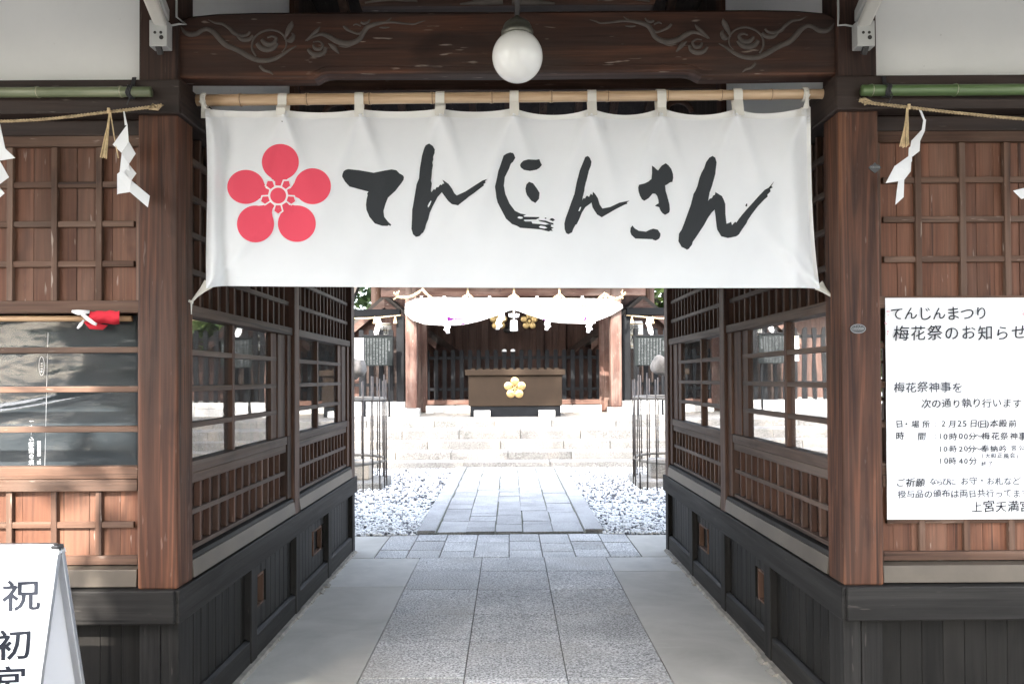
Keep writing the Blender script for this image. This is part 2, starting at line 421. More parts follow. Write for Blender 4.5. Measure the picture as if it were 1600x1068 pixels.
# courtyard path
G_PATH = granite('path_granite', (0.33, 0.325, 0.315), (0.16, 0.157, 0.152), (0.50, 0.493, 0.48), 120, 0.09, 0.8)
mb = MB()
pc = [-0.715, -0.43, -0.145, 0.12, 0.415, 0.715]
for k in range(5):
    y = 7.70
    while y < 13.24:
        h = rnd.choice([0.17, 0.28, 0.35, 0.45, 0.55, 0.62]) * rnd.uniform(0.9, 1.1); y2 = min(y + h, 13.27)
        if 13.27 - y2 < 0.15: y2 = 13.27
        w1, w2 = rnd.uniform(-0.008, 0.008), rnd.uniform(-0.008, 0.008)
        z = 0.018 + rnd.uniform(-0.003, 0.003)
        a, b_ = pc[k] + 0.004 + w1, pc[k + 1] - 0.004 + w1 * .6
        mb.hexa([(a, y + .005, -.05), (b_, y + .005, -.05), (b_, y2 - .005, -.05), (a, y2 - .005, -.05)],
                [(a, y + .005, z), (b_, y + .005, z + rnd.uniform(-.003, .003)), (b_, y2 - .005, z), (a, y2 - .005, z + rnd.uniform(-.003, .003))])
        y = y2
structure(mb.build('stone_path', G_PATH, bevel=0.003))
for s in (-1, 1):
    mb = MB(); ys = [7.70, 9.4, 11.2, 13.27] if s < 0 else [7.74, 9.9, 11.7, 13.27]
    for i in range(3): mb.box(s * 0.725, s * 0.90, ys[i] + .004, ys[i + 1] - .004, -.06, 0.034)
    structure(mb.build('path_kerb', G_PATH, bevel=0.008))
sheet('path_bed', -0.73, 0.73, 7.69, 13.28, 0.006, simple('mossy_joint', (0.13, 0.135, 0.09), 0.95, var=0.4, scale=8))
# gravel
m, nt, b, N, L = newmat('gravel_bed')
v = coords(nt, (1, 1, 1), False)
vo = N('ShaderNodeTexVoronoi'); vo.inputs['Scale'].default_value = 34; L(v, vo.inputs['Vector'])
L(ramp(nt, vo.outputs['Distance'], [(0.03, (0.6, 0.6, 0.6)), (0.3, (0.20, 0.20, 0.205)), (0.6, (0.03, 0.03, 0.032))]), b.inputs['Base Color'])
bump(nt, b, vo.outputs['Distance'], 0.8, 0.02); b.inputs['Roughness'].default_value = 0.9
GRAV = m
m, nt, b, N, L = newmat('gravel_stone')
at = N('ShaderNodeAttribute'); at.attribute_name = 'rnd'
L(ramp(nt, at.outputs['Fac'], [(0.0, (0.06, 0.062, 0.066)), (0.16, (0.25, 0.255, 0.265)), (0.27, (0.74, 0.74, 0.73)), (1.0, (0.88, 0.88, 0.86))]), b.inputs['Base Color'])
b.inputs['Roughness'].default_value = 0.85; GSTONE = m
def scatter_stones(name, regions, seed):
    bm = bmesh.new(); bmesh.ops.create_icosphere(bm, subdivisions=1, radius=1.0)
    bv = np.array([v.co[:] for v in bm.verts]); bf = np.array([[v.index for v in f.verts] for f in bm.faces]); bm.free()
    rs = np.random.default_rng(seed)
    pos = []
    for (x0, x1, y0, y1, n) in regions:
        p = np.stack([rs.uniform(x0, x1, n), rs.uniform(y0, y1, n), rs.uniform(-0.004, 0.016, n)], 1); pos.append(p)
    pos = np.concatenate(pos); n = len(pos)
    sc = rs.uniform(0.010, 0.021, (n, 1)) * rs.uniform(0.65, 1.25, (n, 3)); sc[:, 2] *= 0.75
    th = rs.uniform(0, 6.28, n); c, s_ = np.cos(th), np.sin(th)
    jit = 1 + rs.uniform(-0.22, 0.22, (n, len(bv), 1))
    vv = bv[None] * jit * sc[:, None, :]
    x = vv[..., 0] * c[:, None] - vv[..., 1] * s_[:, None]; y = vv[..., 0] * s_[:, None] + vv[..., 1] * c[:, None]
    vv = np.stack([x, y, vv[..., 2]], -1) + pos[:, None, :]
    ff = bf[None] + (np.arange(n) * len(bv))[:, None, None]
    me = bpy.data.meshes.new(name)
    me.vertices.add(n * len(bv)); me.vertices.foreach_set('co', vv.reshape(-1))
    nf = n * len(bf)
    me.loops.add(nf * 3); me.loops.foreach_set('vertex_index', ff.reshape(-1).astype(np.int32))
    me.polygons.add(nf); me.polygons.foreach_set('loop_start', np.arange(0, nf * 3, 3, dtype=np.int32))
    me.attributes.new('rnd', 'FLOAT', 'POINT').data.foreach_set('value', np.repeat(rs.uniform(0, 1, n), len(bv)).astype(np.float32))
    me.materials.append(GSTONE); me.update(calc_edges=True); me.validate()
    o = bpy.data.objects.new(name, me); COL.objects.link(o)
    return o
for s in (-1, 1):
    sheet('gravel_bed', *sorted((s * 0.9, s * 5.6)), 7.62, 13.3, -0.008, GRAV)
o = scatter_stones('gravel', [(-2.0, -0.9, 7.64, 9.4, 3200), (0.9, 2.0, 7.64, 9.4, 3200), (-2.7, -0.9, 9.4, 13.2, 4600), (0.9, 2.7, 9.4, 13.2, 4600)], 3)
structure(o, 'stuff'); o['label'] = 'white gravel of small stones beside the courtyard path'
# stone steps and platform
G_STEP = granite('step_granite', (0.23, 0.218, 0.196), (0.11, 0.103, 0.092), (0.36, 0.345, 0.315), 60, 0.10, 0.85, (0.40, 0.34, 0.27))
steps = [(13.29, 0.105), (13.66, 0.237), (14.15, 0.385), (14.52, 0.55), (15.36, 0.685)]
mb = MB()
for i, (y, z) in enumerate(steps):
    yb = steps[i + 1][0] + 0.08 if i < 4 else 15.9
    z0 = -0.05 if i == 0 else steps[i - 1][1] - 0.05
    x = -6.2 + rnd.uniform(0, 0.6)
    while x < 6.2:
        x2 = x + rnd.uniform(0.8, 1.45)
        dy, dz = rnd.uniform(-.008, .008), rnd.uniform(-.004, .004)
        mb.box(x + 0.004, x2 - 0.004, y + dy, yb, z0, z + dz); x = x2
structure(mb.build('stone_steps', G_STEP, bevel=0.012))
mb = MB()
for i in range(7):
    for j in range(12):
        mb.box(-7.2 + j * 1.2 + .004, -6.0 + j * 1.2 - .004, 15.9 + i * 1.5 + .004, 17.4 + i * 1.5 - .004, 0.3, 0.683)
mb.box(-7.2, -6.2, 13.3, 15.9, -0.05, 0.66); mb.box(6.2, 7.2, 13.3, 15.9, -0.05, 0.66)
structure(mb.build('stone_platform', G_STEP, bevel=0.006))

# ================================================================== the gatehouse
GATE = thing('shrine_gate', 'brown timber gatehouse with white plaster, latticed wings and an open passage through its middle', 'gatehouse', (0, 3.26, 0))
POST = 0.163
Z_BASE0, Z_BASE1, Z_FL0, Z_FL1 = 0.508, 0.645, 0.652, 0.725
Z_T0, Z_T1 = 2.586, 2.728
ROOF = lambda y: 3.05 + (min(y, 10.2 - y) - 1.8) * 0.47     # underside of the roof boards
for s in (-1, 1):
    mb = MB(); mb.box(s * W, s * (W + POST), YF, YF + POST, 0.646, Z_T0 + .05)
    mb.build('post', W_post('Z'), GATE, bevel=0.008)
    mb = MB(); mb.box(s * (W - .001), s * (W + POST - .001), YF + .002, YF + POST, Z_T0 + .06, 3.64); mb.build('upper_post', wood('upper_post_wood', 'Z', (0.022, 0.010, 0.007), (0.044, 0.020, 0.014), (0.075, 0.036, 0.025), (0.045, 0.034, 0.028), 0.6, 0.6, 0.1, True, 0.1), GATE, bevel=0.008)
    mb = MB(); mb.box(s * (W + 0.002), s * (W + 0.075), YF + 0.02, YF + POST, 0.0, Z_BASE0); mb.build('base_post', W_base('Z'), GATE, bevel=0.004)
    mb = MB(); mb.box(s * (W + 0.078), s * (W + POST), YF + 0.02, YF + POST, 0.0, Z_BASE0); mb.build('base_post', W_base('Z'), GATE, bevel=0.004)
    for y0, y1 in ((5.04, 5.16), (6.86, 6.99)):
        mb = MB(); mb.box(s * W, s * (W + 0.14), y0, y1, 0.62, 4.3); mb.build('post', W_hall('Z'), GATE, bevel=0.006)
    # ---- long beams along the passage
    mb = MB(); mb.box(s * (W - 0.022), s * (W + 0.13), YF - 0.022 + 0.002, 7.02, Z_T0, Z_T1 - 0.002); mb.build('tie_beam', W_dark('Y'), GATE, bevel=0.006)
    mb = MB(); mb.box(s * (W - 0.015), s * (W + 0.15), YF - 0.012, 7.03, Z_BASE0, Z_BASE1); mb.build('base_beam', W_base('Y'), GATE, bevel=0.006)
    # ---- across the front of the wing
    mb = MB(); mb.box(s * (W - 0.019), s * 4.3, YF - 0.025, YF + 0.13, Z_T0 + 0.002, Z_T1); mb.build('tie_beam', W_dark('X'), GATE, bevel=0.006)
    mb = MB(); mb.box(s * (W + 0.002), s * 4.3, YF - 0.028, YF + 0.10, Z_BASE0 + 0.002, Z_BASE1 + 0.002); mb.build('base_beam', W_base('X'), GATE, bevel=0.006)
    mb = MB(); mb.box(s * (W + POST + .001), s * 4.25, YF + 0.05, YF + 0.14, Z_T0 - 0.065, Z_T0 - 0.001); mb.build('lintel', W_dark('X'), GATE, bevel=0.004)
    # plaster over the front wall and over the passage walls
    mb = MB(); mb.box(s * (W + POST + .001), s * 4.3, YF + 0.07, YF + 0.13, Z_T1 + .001, 3.6); mb.build('plaster_wall', M_plaster(), GATE)
    mb = MB(); mb.box(s * (W + 0.03), s * (W + 0.09), YF + POST + .001, 5.039, Z_T1 + .001, 4.15); mb.build('plaster_wall', M_plaster(), GATE)
    mb = MB()
    for i in range(14): mb.box(s * (W + 0.04), s * (W + 0.08), 5.162 + i * 0.121, 5.28 + i * 0.121, Z_T1 + .001, 4.2)
    mb.build('board_wall', W_dark('Z'), GATE)
    # outer end and back of the wing
    mb = MB(); mb.box(s * 4.2, s * 4.3, YF + .15, 7.0, 0.0, 3.7); mb.build('end_wall', M_plaster(), GATE)
    mb = MB(); mb.box(s * (W + .15), s * 4.19, 6.9, 6.98, 0.0, 1.12); mb.box(s * (W + .15), s * 4.19, 6.9, 6.98, 1.80, 3.7)
    mb.build('back_wall', W_hall('Z'), GATE)
    if s < 0:
        mb = MB(); mb.box(s * (W + .15), s * 4.19, 6.905, 6.975, 1.121, 1.799); mb.build('back_wall', W_hall('Z'), GATE)
        mb = MB()
        mb.box(s * 1.53, s * 4.15, 3.47, 3.49, .7, 1.78)
        mb.build('storm_board', simple('blue_grey_board', (0.019, 0.0225, 0.0255), 0.8, var=.1), GATE)
    mb = MB()
    for i in range(9): mb.box(s * (1.75 + i * 0.3), s * (1.78 + i * 0.3), 6.92, 6.95, 1.12, 1.80)
    for z in (1.30, 1.46, 1.62): mb.box(s * 1.55, s * 4.19, 6.925, 6.945, z - .012, z + .012)
    mb.build('window_lattice', W_hall('Z'), GATE)
    mb = MB(); mb.box(s * (W + .16), s * 4.19, YF + .16, 6.89, 0.58, 0.62); mb.build('wing_floor', W_hall('Y'), GATE)
    mb = MB(); mb.box(s * (W + .15), s * 4.19, YF + .16, 6.89, 2.62, 2.66); mb.build('wing_ceiling', W_dark('Y'), GATE)

    # ---- the two window bays of the passage wall
    for bay, (ya, yb, yg) in enumerate(((YF + POST + .001, 5.039, 4.68), (5.161, 6.859, 6.50))):
        mb = MB()                                           # upper lattice with boards behind
        n = int((yb - ya) / 0.112)
        mi0 = 0
        for i in range(n + 1):
            y = ya + 0.07 + i * 0.112
            if y > yb - .02: break
            mb.box(s * (W + .040), s * (W + .066), y - .011, y + .011, 1.826, 2.584)
            mb.box(s * (W + .072), s * (W + .085), y - .055, y + .055, 1.826, 2.584)
        for z in (1.977, 2.14, 2.303, 2.466): mb.box(s * (W + .034), s * (W + .058), ya, yb, z - .013, z + .013, 1)
        mb.build('upper_lattice', [W_hall('Z'), W_rail('Y')], GATE, bevel=0.002)
        mb = MB(); mb.box(s * (W + .012), s * (W + .11), ya, yb, 1.776, 1.824); mb.build('window_lintel', W_rail('Y'), GATE, bevel=0.003)
        # window
        fr = MB()
        def vb(y0, y1, x0=.036, x1=.07): fr.box(s * (W + x0), s * (W + x1), y0, y1, 1.146, 1.774)
        ym = 4.03 if bay == 0 else 5.80
        vb(ya, ya + 0.03); vb(ym - .018, ym + .018); vb(yg, yg + 0.11, .042, .075); vb(yg + .112, yb - .09, .034, .07); vb(yb - .088, yb, .02, .072)
        for z in (1.30, 1.46, 1.62): fr.box(s * (W + .038), s * (W + .064), ya + .03, yg + .1, z - .0125, z + .0125, 1)
        fo = fr.build('window', [W_hall('Z'), W_rail('Y')], GATE, bevel=0.002)
        pb = MB(); pb.add([(s * (W + .058), ya + .01, 1.145), (s * (W + .058), yg + .05, 1.145), (s * (W + .058), yg + .05, 1.775), (s * (W + .058), ya + .01, 1.775)], [(0, 1, 2, 3)])
        pb.build('pane', M_glass(), fo, normals=False)
        mb = MB(); mb.box(s * (W + .022), s * (W + .10), ya, yb - .09, 1.094, 1.144); mb.build('window_rail', W_rail('Y'), GATE, bevel=0.003)
        mb = MB(); mb.box(s * (W + .030), s * (W + .10), ya, yb - .09, 1.047, 1.092); mb.build('window_rail', W_rail('Y'), GATE, bevel=0.003)
        mb = MB()                                           # lower lattice
        for i in range(n + 1):
            y = ya + 0.07 + i * 0.112
            if y > yb - .09: break
            mb.box(s * (W + .038), s * (W + .066), y - .011, y + .011, 0.778, 1.045)
            mb.box(s * (W + .072), s * (W + .085), y - .0555, y + .0555, 0.778, 1.045)
        mb.box(s * (W + .034), s * (W + .058), ya, yb - .09, .908, .932, 1)
        mb.box(s * (W + .030), s * (W + .09), ya, yb - .09, .757, .777, 1)
        mb.build('lower_lattice', [W_hall('Z'), W_rail('Y')], GATE, bevel=0.002)
        mb = MB(); mb.box(s * (W + .020), s * (W + .066), yb - .088, yb, 0.757, 1.144); mb.build('window_stile', W_hall('Z'), GATE, bevel=0.003)
        mb = MB(); mb.hexa([(s * (W + .10), ya, .735), (s * (W + .004), ya, .728), (s * (W + .004), yb, .728), (s * (W + .10), yb, .735)],
                           [(s * (W + .10), ya, .7565), (s * (W + .010), ya, .748), (s * (W + .010), yb, .748), (s * (W + .10), yb, .7565)])
        mb.build('window_sill', W_base('Y'), GATE, bevel=0.003)
        mb = MB(); mb.hexa([(s * (W + .05), ya + .0, .653), (s * (W - .006), ya, .653), (s * (W - .006), yb, .653), (s * (W + .05), yb, .653)],
                           [(s * (W + .05), ya, .727), (s * (W + .002), ya, .727), (s * (W + .002), yb, .727), (s * (W + .05), yb, .727)])
        mb.build('flashing', simple('copper_flashing', (0.082, 0.067, 0.051), 0.5, 0.25, 0.2, 3.5, 0.1, 9), GATE, bevel=0.002)
    # ---- black boarding under the windows
    py = [YF + POST, 4.24, 5.12, 6.02, 6.93]
    vent = {1: (4.29, 4.50), 2: (5.64, 5.88)}
    for i in range(4):
        ya, yb = py[i] + (0 if i == 0 else 0.05), py[i + 1] - 0.05
        mb = MB(); y = ya
        while y < yb - .005:
            y2 = min(y + 0.088, yb)
            if i in vent and y2 > vent[i][0] and y < vent[i][1]:
                mb.box(s * (W + .034), s * (W + .05), y + .002, y2 - .002, .137, .25); mb.box(s * (W + .034), s * (W + .05), y + .002, y2 - .002, .425, .507)
            else: mb.box(s * (W + .034), s * (W + .05), y + .002, y2 - .002, .137, .507)
            y = y2
        mb.box(s * (W + .047), s * (W + .052), ya, yb, .137, .25); mb.box(s * (W + .047), s * (W + .052), ya, yb, .425, .507)
        mb.build('base_boarding', W_black('Z'), GATE, bevel=0.003)
        mb = MB(); mb.box(s * (W + .004), s * (W + .05), ya, yb, 0.0, .128); mb.hexa([(s * (W + .002), ya, .128), (s * (W + .05), ya, .128), (s * (W + .05), yb, .128), (s * (W + .002), yb, .128)],
                 [(s * (W + .022), ya, .140), (s * (W + .05), ya, .140), (s * (W + .05), yb, .140), (s * (W + .022), yb, .140)])
        mb.build('skirting', W_base('Y'), GATE, bevel=0.003)
        mb = MB(); mb.box(s * (W - .002), s * (W + .10), py[i + 1] - .05, py[i + 1] + .05, 0.0, .507); mb.build('base_post', W_base('Z'), GATE, bevel=0.004)
        if i in vent:
            y0, y1 = vent[i]; mb = MB()
            mb.box(s * (W + .030), s * (W + .062), y0, y0 + .012, .25, .425); mb.box(s * (W + .030), s * (W + .062), y1 - .012, y1, .25, .425)
            mb.box(s * (W + .030), s * (W + .062), y0 + .012, y1 - .012, .25, .262); mb.box(s * (W + .030), s * (W + .062), y0 + .012, y1 - .012, .413, .425)
            mb.build('vent_frame', W_bar('Z'), GATE, bevel=0.002)
            mb = MB(); mb.box(s * (W + .063), s * (W + .07), y0 - .02, y1 + .02, .23, .44); mb.build('vent_board', W_black('Z'), GATE)

# ---- front walls of the two wings
PIT = 0.1862
for s in (-1, 1):
    x0, x1 = W + POST + .002, 4.19                     # distance from the axis
    bx = [W + POST + 0.19 + i * PIT for i in range(14)]
    mb = MB()                                              # upper shutter: bars
    zt = 2.474; zr = (2.318, 2.153, 1.986)
    mb.box(s * x0, s * x1, 3.312, 3.36, 2.476, 2.520); mb.box(s * x0, s * (x0 + .03), 3.315, 3.36, 1.832, 2.474, 1)
    for x in bx: mb.box(s * (x - .0125), s * (x + .0125), 3.316, 3.36, 1.832, 2.474, 1)
    xs = [x0 + .03] + bx + [x1]
    for z in zr:
        for a, b_ in zip(xs[:-1], xs[1:]): mb.box(s * (a + .0127), s * (b_ - .0127), 3.320, 3.36, z - .0125, z + .0125)
    mb.box(s * x0, s * x1, 3.308, 3.37, 1.780, 1.831)
    so = mb.build('shutter', [W_bar('X'), W_bar('Z')], GATE, bevel=0.002)
    mb = MB(); x = x0
    while x < x1:
        wd = rnd.choice([0.075, 0.12, 0.14, 0.105]); mb.box(s * x, s * min(x + wd - .002, x1), 3.334 + rnd.uniform(0, .003), 3.372, 1.80, 2.49); x += wd
    mb.build('shutter_board', W_panel('Z'), so)
    mb = MB()                                              # window rails
    mb.box(s * x0, s * (x0 + .022), 3.312, 3.37, 0.73, 1.779, 1)
    for z in (1.626, 1.462, 1.296): mb.box(s * (x0 + .022), s * x1, 3.318, 3.35, z - .0125, z + .0125)
    mb.box(s * (x0 + .022), s * x1, 3.314, 3.37, 1.090, 1.141); mb.box(s * (x0 + .022), s * x1, 3.310, 3.37, 1.039, 1.088)
    fo = mb.build('window', [W_bar('X'), W_bar('Z')], GATE, bevel=0.003)
    mb = MB()                                              # lower lattice
    for x in bx: mb.box(s * (x - .0125), s * (x + .0125), 3.320, 3.36, .772, 1.0385, 1)
    for a, b_ in zip(xs[:-1], xs[1:]): mb.box(s * (a + .0127), s * (b_ - .0127), 3.322, 3.36, .886, .911)
    mb.box(s * (x0 + .022), s * x1, 3.312, 3.37, .735, .771)
    so = mb.build('apron_lattice', [W_bar('X'), W_bar('Z')], GATE, bevel=0.002)
    mb = MB(); x = x0
    while x < x1:
        wd = rnd.choice([0.075, 0.13, 0.15, 0.105]); mb.box(s * x, s * min(x + wd - .002, x1), 3.336 + rnd.uniform(0, .003), 3.372, .75, 1.06); x += wd
    mb.build('apron_board', W_panel('Z'), so)
    xo = x0 + (0.008 if s < 0 else 0.003)
    mb = MB(); mb.hexa([(s * xo, 3.272, .653), (s * 4.25, 3.272, .653), (s * 4.25, 3.35, .653), (s * xo, 3.35, .653)],
                       [(s * xo, 3.278, .722), (s * 4.25, 3.278, .722), (s * 4.25, 3.35, .734), (s * xo, 3.35, .734)])
    mb.build('flashing', simple('copper_flashing', (0.082, 0.067, 0.051)), GATE, bevel=0.002)
    mb = MB(); x = W + POST + .002
    while x < 4.25: mb.box(s * x, s * (x + .087), 3.315, 3.335, 0.0, .5075); x += .0885
    mb.build('base_boarding', W_black('Z'), GATE, bevel=0.0015)

# ---- carved rainbow beam over the passage
YK = 3.283
top = [(283, 36), (290, 30), (300, 27), (340, 23), (400, 21), (600, 20), (797, 20)]
bot = [(283, 133), (480, 133.5), (492, 133), (498, 130), (503, 127), (510, 125), (520, 124), (797, 124)]
def interp(tab, x):
    for (a, va), (b_, vb_) in zip(tab[:-1], tab[1:]):
        if a <= x <= b_: return va + (vb_ - va) * (x - a) / (b_ - a)
    return tab[-1][1]
sec = []
xs = sorted(set([283 + i * 8.0 for i in range(65)] + [p[0] for p in top + bot])); xs = [x for x in xs if x <= 797]
half = []
for x in xs:
    yt, yb_ = interp(top, x), interp(bot, x)
    g = 0.007 * min(1, max(0, (x - 478) / 26.0))
    X, zt_ = P(x, yt, YK).x, P(x, yt, YK).z + 0.007
    zb_ = P(x, yb_ - 11, YK).z
    k = 1 / 378.0
    half.append((X, [(YK + .012, zt_), (YK, zt_ - .012), (YK, zb_ + 10 * k), (YK + g, zb_ + 9.3 * k), (YK + g, zb_ + 3 * k), (YK + g + .004, zb_ + .8 * k), (YK + g + .012, zb_), (YK + .095, zb_ + .002), (YK + .095, zt_)]))
xc0 = half[-1][0]
full = [(X - xc0, q) for X, q in half] + [(-(X - xc0), q) for X, q in half[::-1][1:]]
wl = -full[0][0]; kx = (W - 0.0005) / wl
mb = MB(); vs = []; fs = []
for X, q in full: vs += [(X * kx, y, z) for y, z in q]
n = 9
for i in range(len(full) - 1):
    for j in range(n): fs.append((i * n + j, i * n + (j + 1) % n, (i + 1) * n + (j + 1) % n, (i + 1) * n + j))
fs += [tuple(range(n)), tuple(range((len(full) - 1) * n, len(full) * n))]
mb.add(vs, fs, 0, 0.5)
KORYO = mb.build('rainbow_beam', W_beam('X'), GATE)
# relief carving on it, mirrored about the middle
def smooth_path(pts, n=6):
    out = []
    for i in range(len(pts) - 1):
        p0, p1, p2, p3 = pts[max(i - 1, 0)], pts[i], pts[i + 1], pts[min(i + 2, len(pts) - 1)]
        for k in range(n):
            t = k / n
            out.append(tuple(0.5 * ((2 * b) + (c - a) * t + (2 * a - 5 * b + 4 * c - d) * t * t + (3 * b - a - 3 * c + d) * t ** 3) for a, b, c, d in zip(p0, p1, p2, p3)))
    return out + [tuple(pts[-1])]
CARVE = simple('carved_relief', (0.068, 0.057, 0.049), 0.75, var=0.3, scale=18)
vine = [  # (x, y, half width) in photo pixels
    [(284, 42, 1), (290, 50, 3), (298, 54, 4.2), (309, 53, 4.2), (317, 48, 3.6), (326, 46, 3.4), (336, 51, 4.2), (346, 62, 4.6), (356, 71, 4.6), (368, 76, 4.4), (380, 82, 4.6), (392, 89, 4.6), (404, 94, 4.2), (418, 95, 4), (432, 92, 3.6), (445, 85, 2.8), (455, 78, 2), (466, 72, 0.8)],
    [(327, 31, 0.6), (338, 36, 1.8), (350, 38, 2.4), (361, 45, 3), (368, 52, 3.4), (378, 56, 3), (388, 55, 2.4), (393, 50, 2)],
    [(372, 55, 2), (380, 62, 3.5), (391, 62, 3.5), (398, 56, 2.5)],
    [(402, 88, 1.6), (396, 76, 1.8), (398, 62, 1.8), (408, 52, 1.8), (424, 47, 1.8), (440, 51, 1.6), (449, 62, 1.5), (449, 74, 1.2), (443, 82, 1)],
    [(404, 68, 3.2), (410, 75, 4.4), (420, 78, 4.6), (430, 75, 4), (436, 68, 3)],
    [(411, 62, 2.5), (418, 69, 4), (428, 69, 4), (434, 61, 2.6), (428, 57, 2), (420, 59, 1.6)],
    [(447, 62, 0.8), (452, 50, 4), (457, 40, 4.4), (459, 33, 0.6)], [(450, 64, 1), (457, 63, 4.6), (461, 56, 3), (458, 52, 1)],
    [(480, 64, 0.8), (490, 55, 2.6), (498, 48, 3), (503, 42, 0.6)],
    [(482, 64, 1), (494, 57, 2), (506, 54, 3), (516, 57, 4.2), (528, 64, 4.6), (541, 68, 4.8), (554, 67, 4.6), (565, 61, 4.2), (571, 51, 4), (577, 43, 4), (588, 38.5, 3.6), (600, 36, 2.6), (616, 35, 2), (634, 37, 1.8), (650, 38, 1.6), (659, 35, 1.2), (668, 32.5, 0.5)],
    [(571, 50, 3), (563, 53, 2), (553, 50, 2), (545, 46, 2.4), (540, 41, 2)], [(555, 40, 1), (560, 38, 1.6), (567, 41, 1.4)],
    [(598, 37, 0.8), (608, 33.5, 1.6), (615, 28, 0.5)], [(596, 43, 1), (604, 43.5, 1.8), (612, 43, 0.8)],
    [(567, 35, 2), (572, 37, 2.6), (578, 35, 2), (581, 31, 1.2)],
    [(484, 77, 2.4), (490, 84, 3.6), (500, 86, 4.2), (509, 82, 3.6), (512, 74, 2.4)], [(492, 70, 1.6), (495, 76, 3), (503, 77, 3), (507, 70, 2), (501, 65, 1.4), (492, 66, 1)],
    [(516, 68, 0.8), (524, 74, 4), (531, 82, 1.8), (533, 84, 0.6)],
    [(408, 103, 2), (415, 110, 2.4), (424, 113, 2), (429, 117, 0.8)],
    [(560, 68, 0.6), (545, 73.5, 1.4), (532, 72, 0.8)],
]
for s in (-1, 1):
    mb = MB()
    for st in vine:
        pts = smooth_path(st); k = 1 / 379.0
        q = []
        for x, y, w_ in pts:
            p = P(x, y, YK); q.append((s * -1 * (p.x - xc0) * kx, YK - 0.0005, p.z))
        mb.tube(q, [max(w_, .3) * k * 0.95 for _, _, w_ in pts], 10, flat=0.5)
    mb.build('carving', CARVE, KORYO, smooth=True)
# frog-leg strut and roof timbers over the beam
mb = MB()
zk = P(797, 20, 3.4).z
out = [(-0.62, zk), (-0.635, zk + .05), (-0.60, zk + .12), (-0.50, zk + .20), (-0.34, zk + .27), (-.2, zk + .36), (.2, zk + .36), (0.34, zk + .27), (0.50, zk + .20), (0.60, zk + .12), (0.635, zk + .05), (0.62, zk)]
mb.prism([(x, 3.33, z) for x, z in out], (0, .10, 0))
KAE = mb.build('frog_leg_strut', W_beam('X'), GATE, bevel=0.006)
mb = MB()
for s in (-1, 1):
    sp = [(s * (0.13 + 0.075 * math.cos(t) * (1 - t / 9)), 3.328, zk + .055 + 0.06 * math.sin(t) * (1 - t / 9)) for t in [i * .35 for i in range(19)]]
    mb.tube(sp, 0.011, 8, flat=0.7)
    mb.tube([(s * 0.02, 3.328, zk + .02), (s * 0.10, 3.328, zk + .012), (s * .2, 3.328, zk + .004)], [.02, .014, .004], 8, flat=.6)
    mb.tube([(s * 0.38, 3.328, zk + .02), (s * 0.50, 3.328, zk + .03), (s * .60, 3.328, zk + .012)], [.006, .01, .004], 8, flat=.6)
mb.build('carving', CARVE, KAE, smooth=True)
for y, z, hh in ((5.10, 3.335, .12), (4.2, 3.66, .10), (6.0, 3.6, .10)):
    mb = MB(); mb.box(-1.33, 1.33, y - .05, y + .05, z, z + hh); mb.build('purlin', W_hall('X'), GATE, bevel=0.005)
mb = MB(); mb.box(-W + .001, W - .001, 6.88, 6.98, 2.78, 3.02); mb.build('cross_beam', W_dark('X'), GATE, bevel=0.006)
# carved nosings on the middle posts
for s in (-1, 1):
    mb = MB()
    sp = [(s * (W - 0.30 + 0.10 * math.cos(t) * (1 - t / 8)), 5.0, 3.17 + 0.085 * math.sin(t) * (1 - t / 8)) for t in [i * .4 for i in range(14)]]
    mb.tube(sp, .018, 8, flat=1.2); mb.tube([(s * (W + .01), 5.0, 3.02), (s * (W - .12), 5.0, 3.07), (s * (W - .21), 5.0, 3.12)], [.05, .04, .02], 8, flat=1.0)
    mb.build('carved_nosing', W_hall('X'), GATE, smooth=True)
# ---- roof
mb_t = MB()
for half_ in (0, 1):
    mb = MB()
    def yy(t): return 1.75 + t if half_ == 0 else 10.2 - 1.75 - t
    for i in range(35):                                     # rafters
        x = -5.1 + i * 0.3
        y0, y1 = yy(0), yy(3.34)
        a = [(x - .03, y0, ROOF(y0) - .075), (x + .03, y0, ROOF(y0) - .075), (x + .03, y0, ROOF(y0) - .002), (x - .03, y0, ROOF(y0) - .002)]
        b_ = [(x - .03, y1, ROOF(y1) - .075), (x + .03, y1, ROOF(y1) - .075), (x + .03, y1, ROOF(y1) - .002), (x - .03, y1, ROOF(y1) - .002)]
        mb.hexa(a, b_)
    RO = mb.build('rafters', W_hall('Y'), GATE)
    mb = MB(); y0, y1 = yy(-.06), yy(3.35)
    mb.hexa([(-5.3, y0, ROOF(yy(0)) - .03), (5.3, y0, ROOF(yy(0)) - .03), (5.3, y0, ROOF(yy(0)) + .18), (-5.3, y0, ROOF(yy(0)) + .18)],
            [(-5.3, y1, ROOF(y1)), (5.3, y1, ROOF(y1)), (5.3, y1, ROOF(y1) + .2), (-5.3, y1, ROOF(y1) + .2)])
    mb.build('roof', W_dark('Y'), GATE)
    for i in range(42):
        x = -5.2 + i * 0.25
        mb_t.tube([(x, yy(-.08), ROOF(yy(0)) + .17), (x, yy(3.3), ROOF(yy(3.3)) + .22)], .06, 8)
mb_t.box(-5.3, 5.3, 4.9, 5.3, 4.75, 5.35)
mb_t.build('roof_tiles', simple('grey_tile', (0.12, 0.125, 0.13), 0.5), GATE)
mb = MB(); mb.box(-5.2, 5.2, 1.72, 1.78, 2.985, 3.09); mb.build('eave_board', W_dark('X'), GATE)

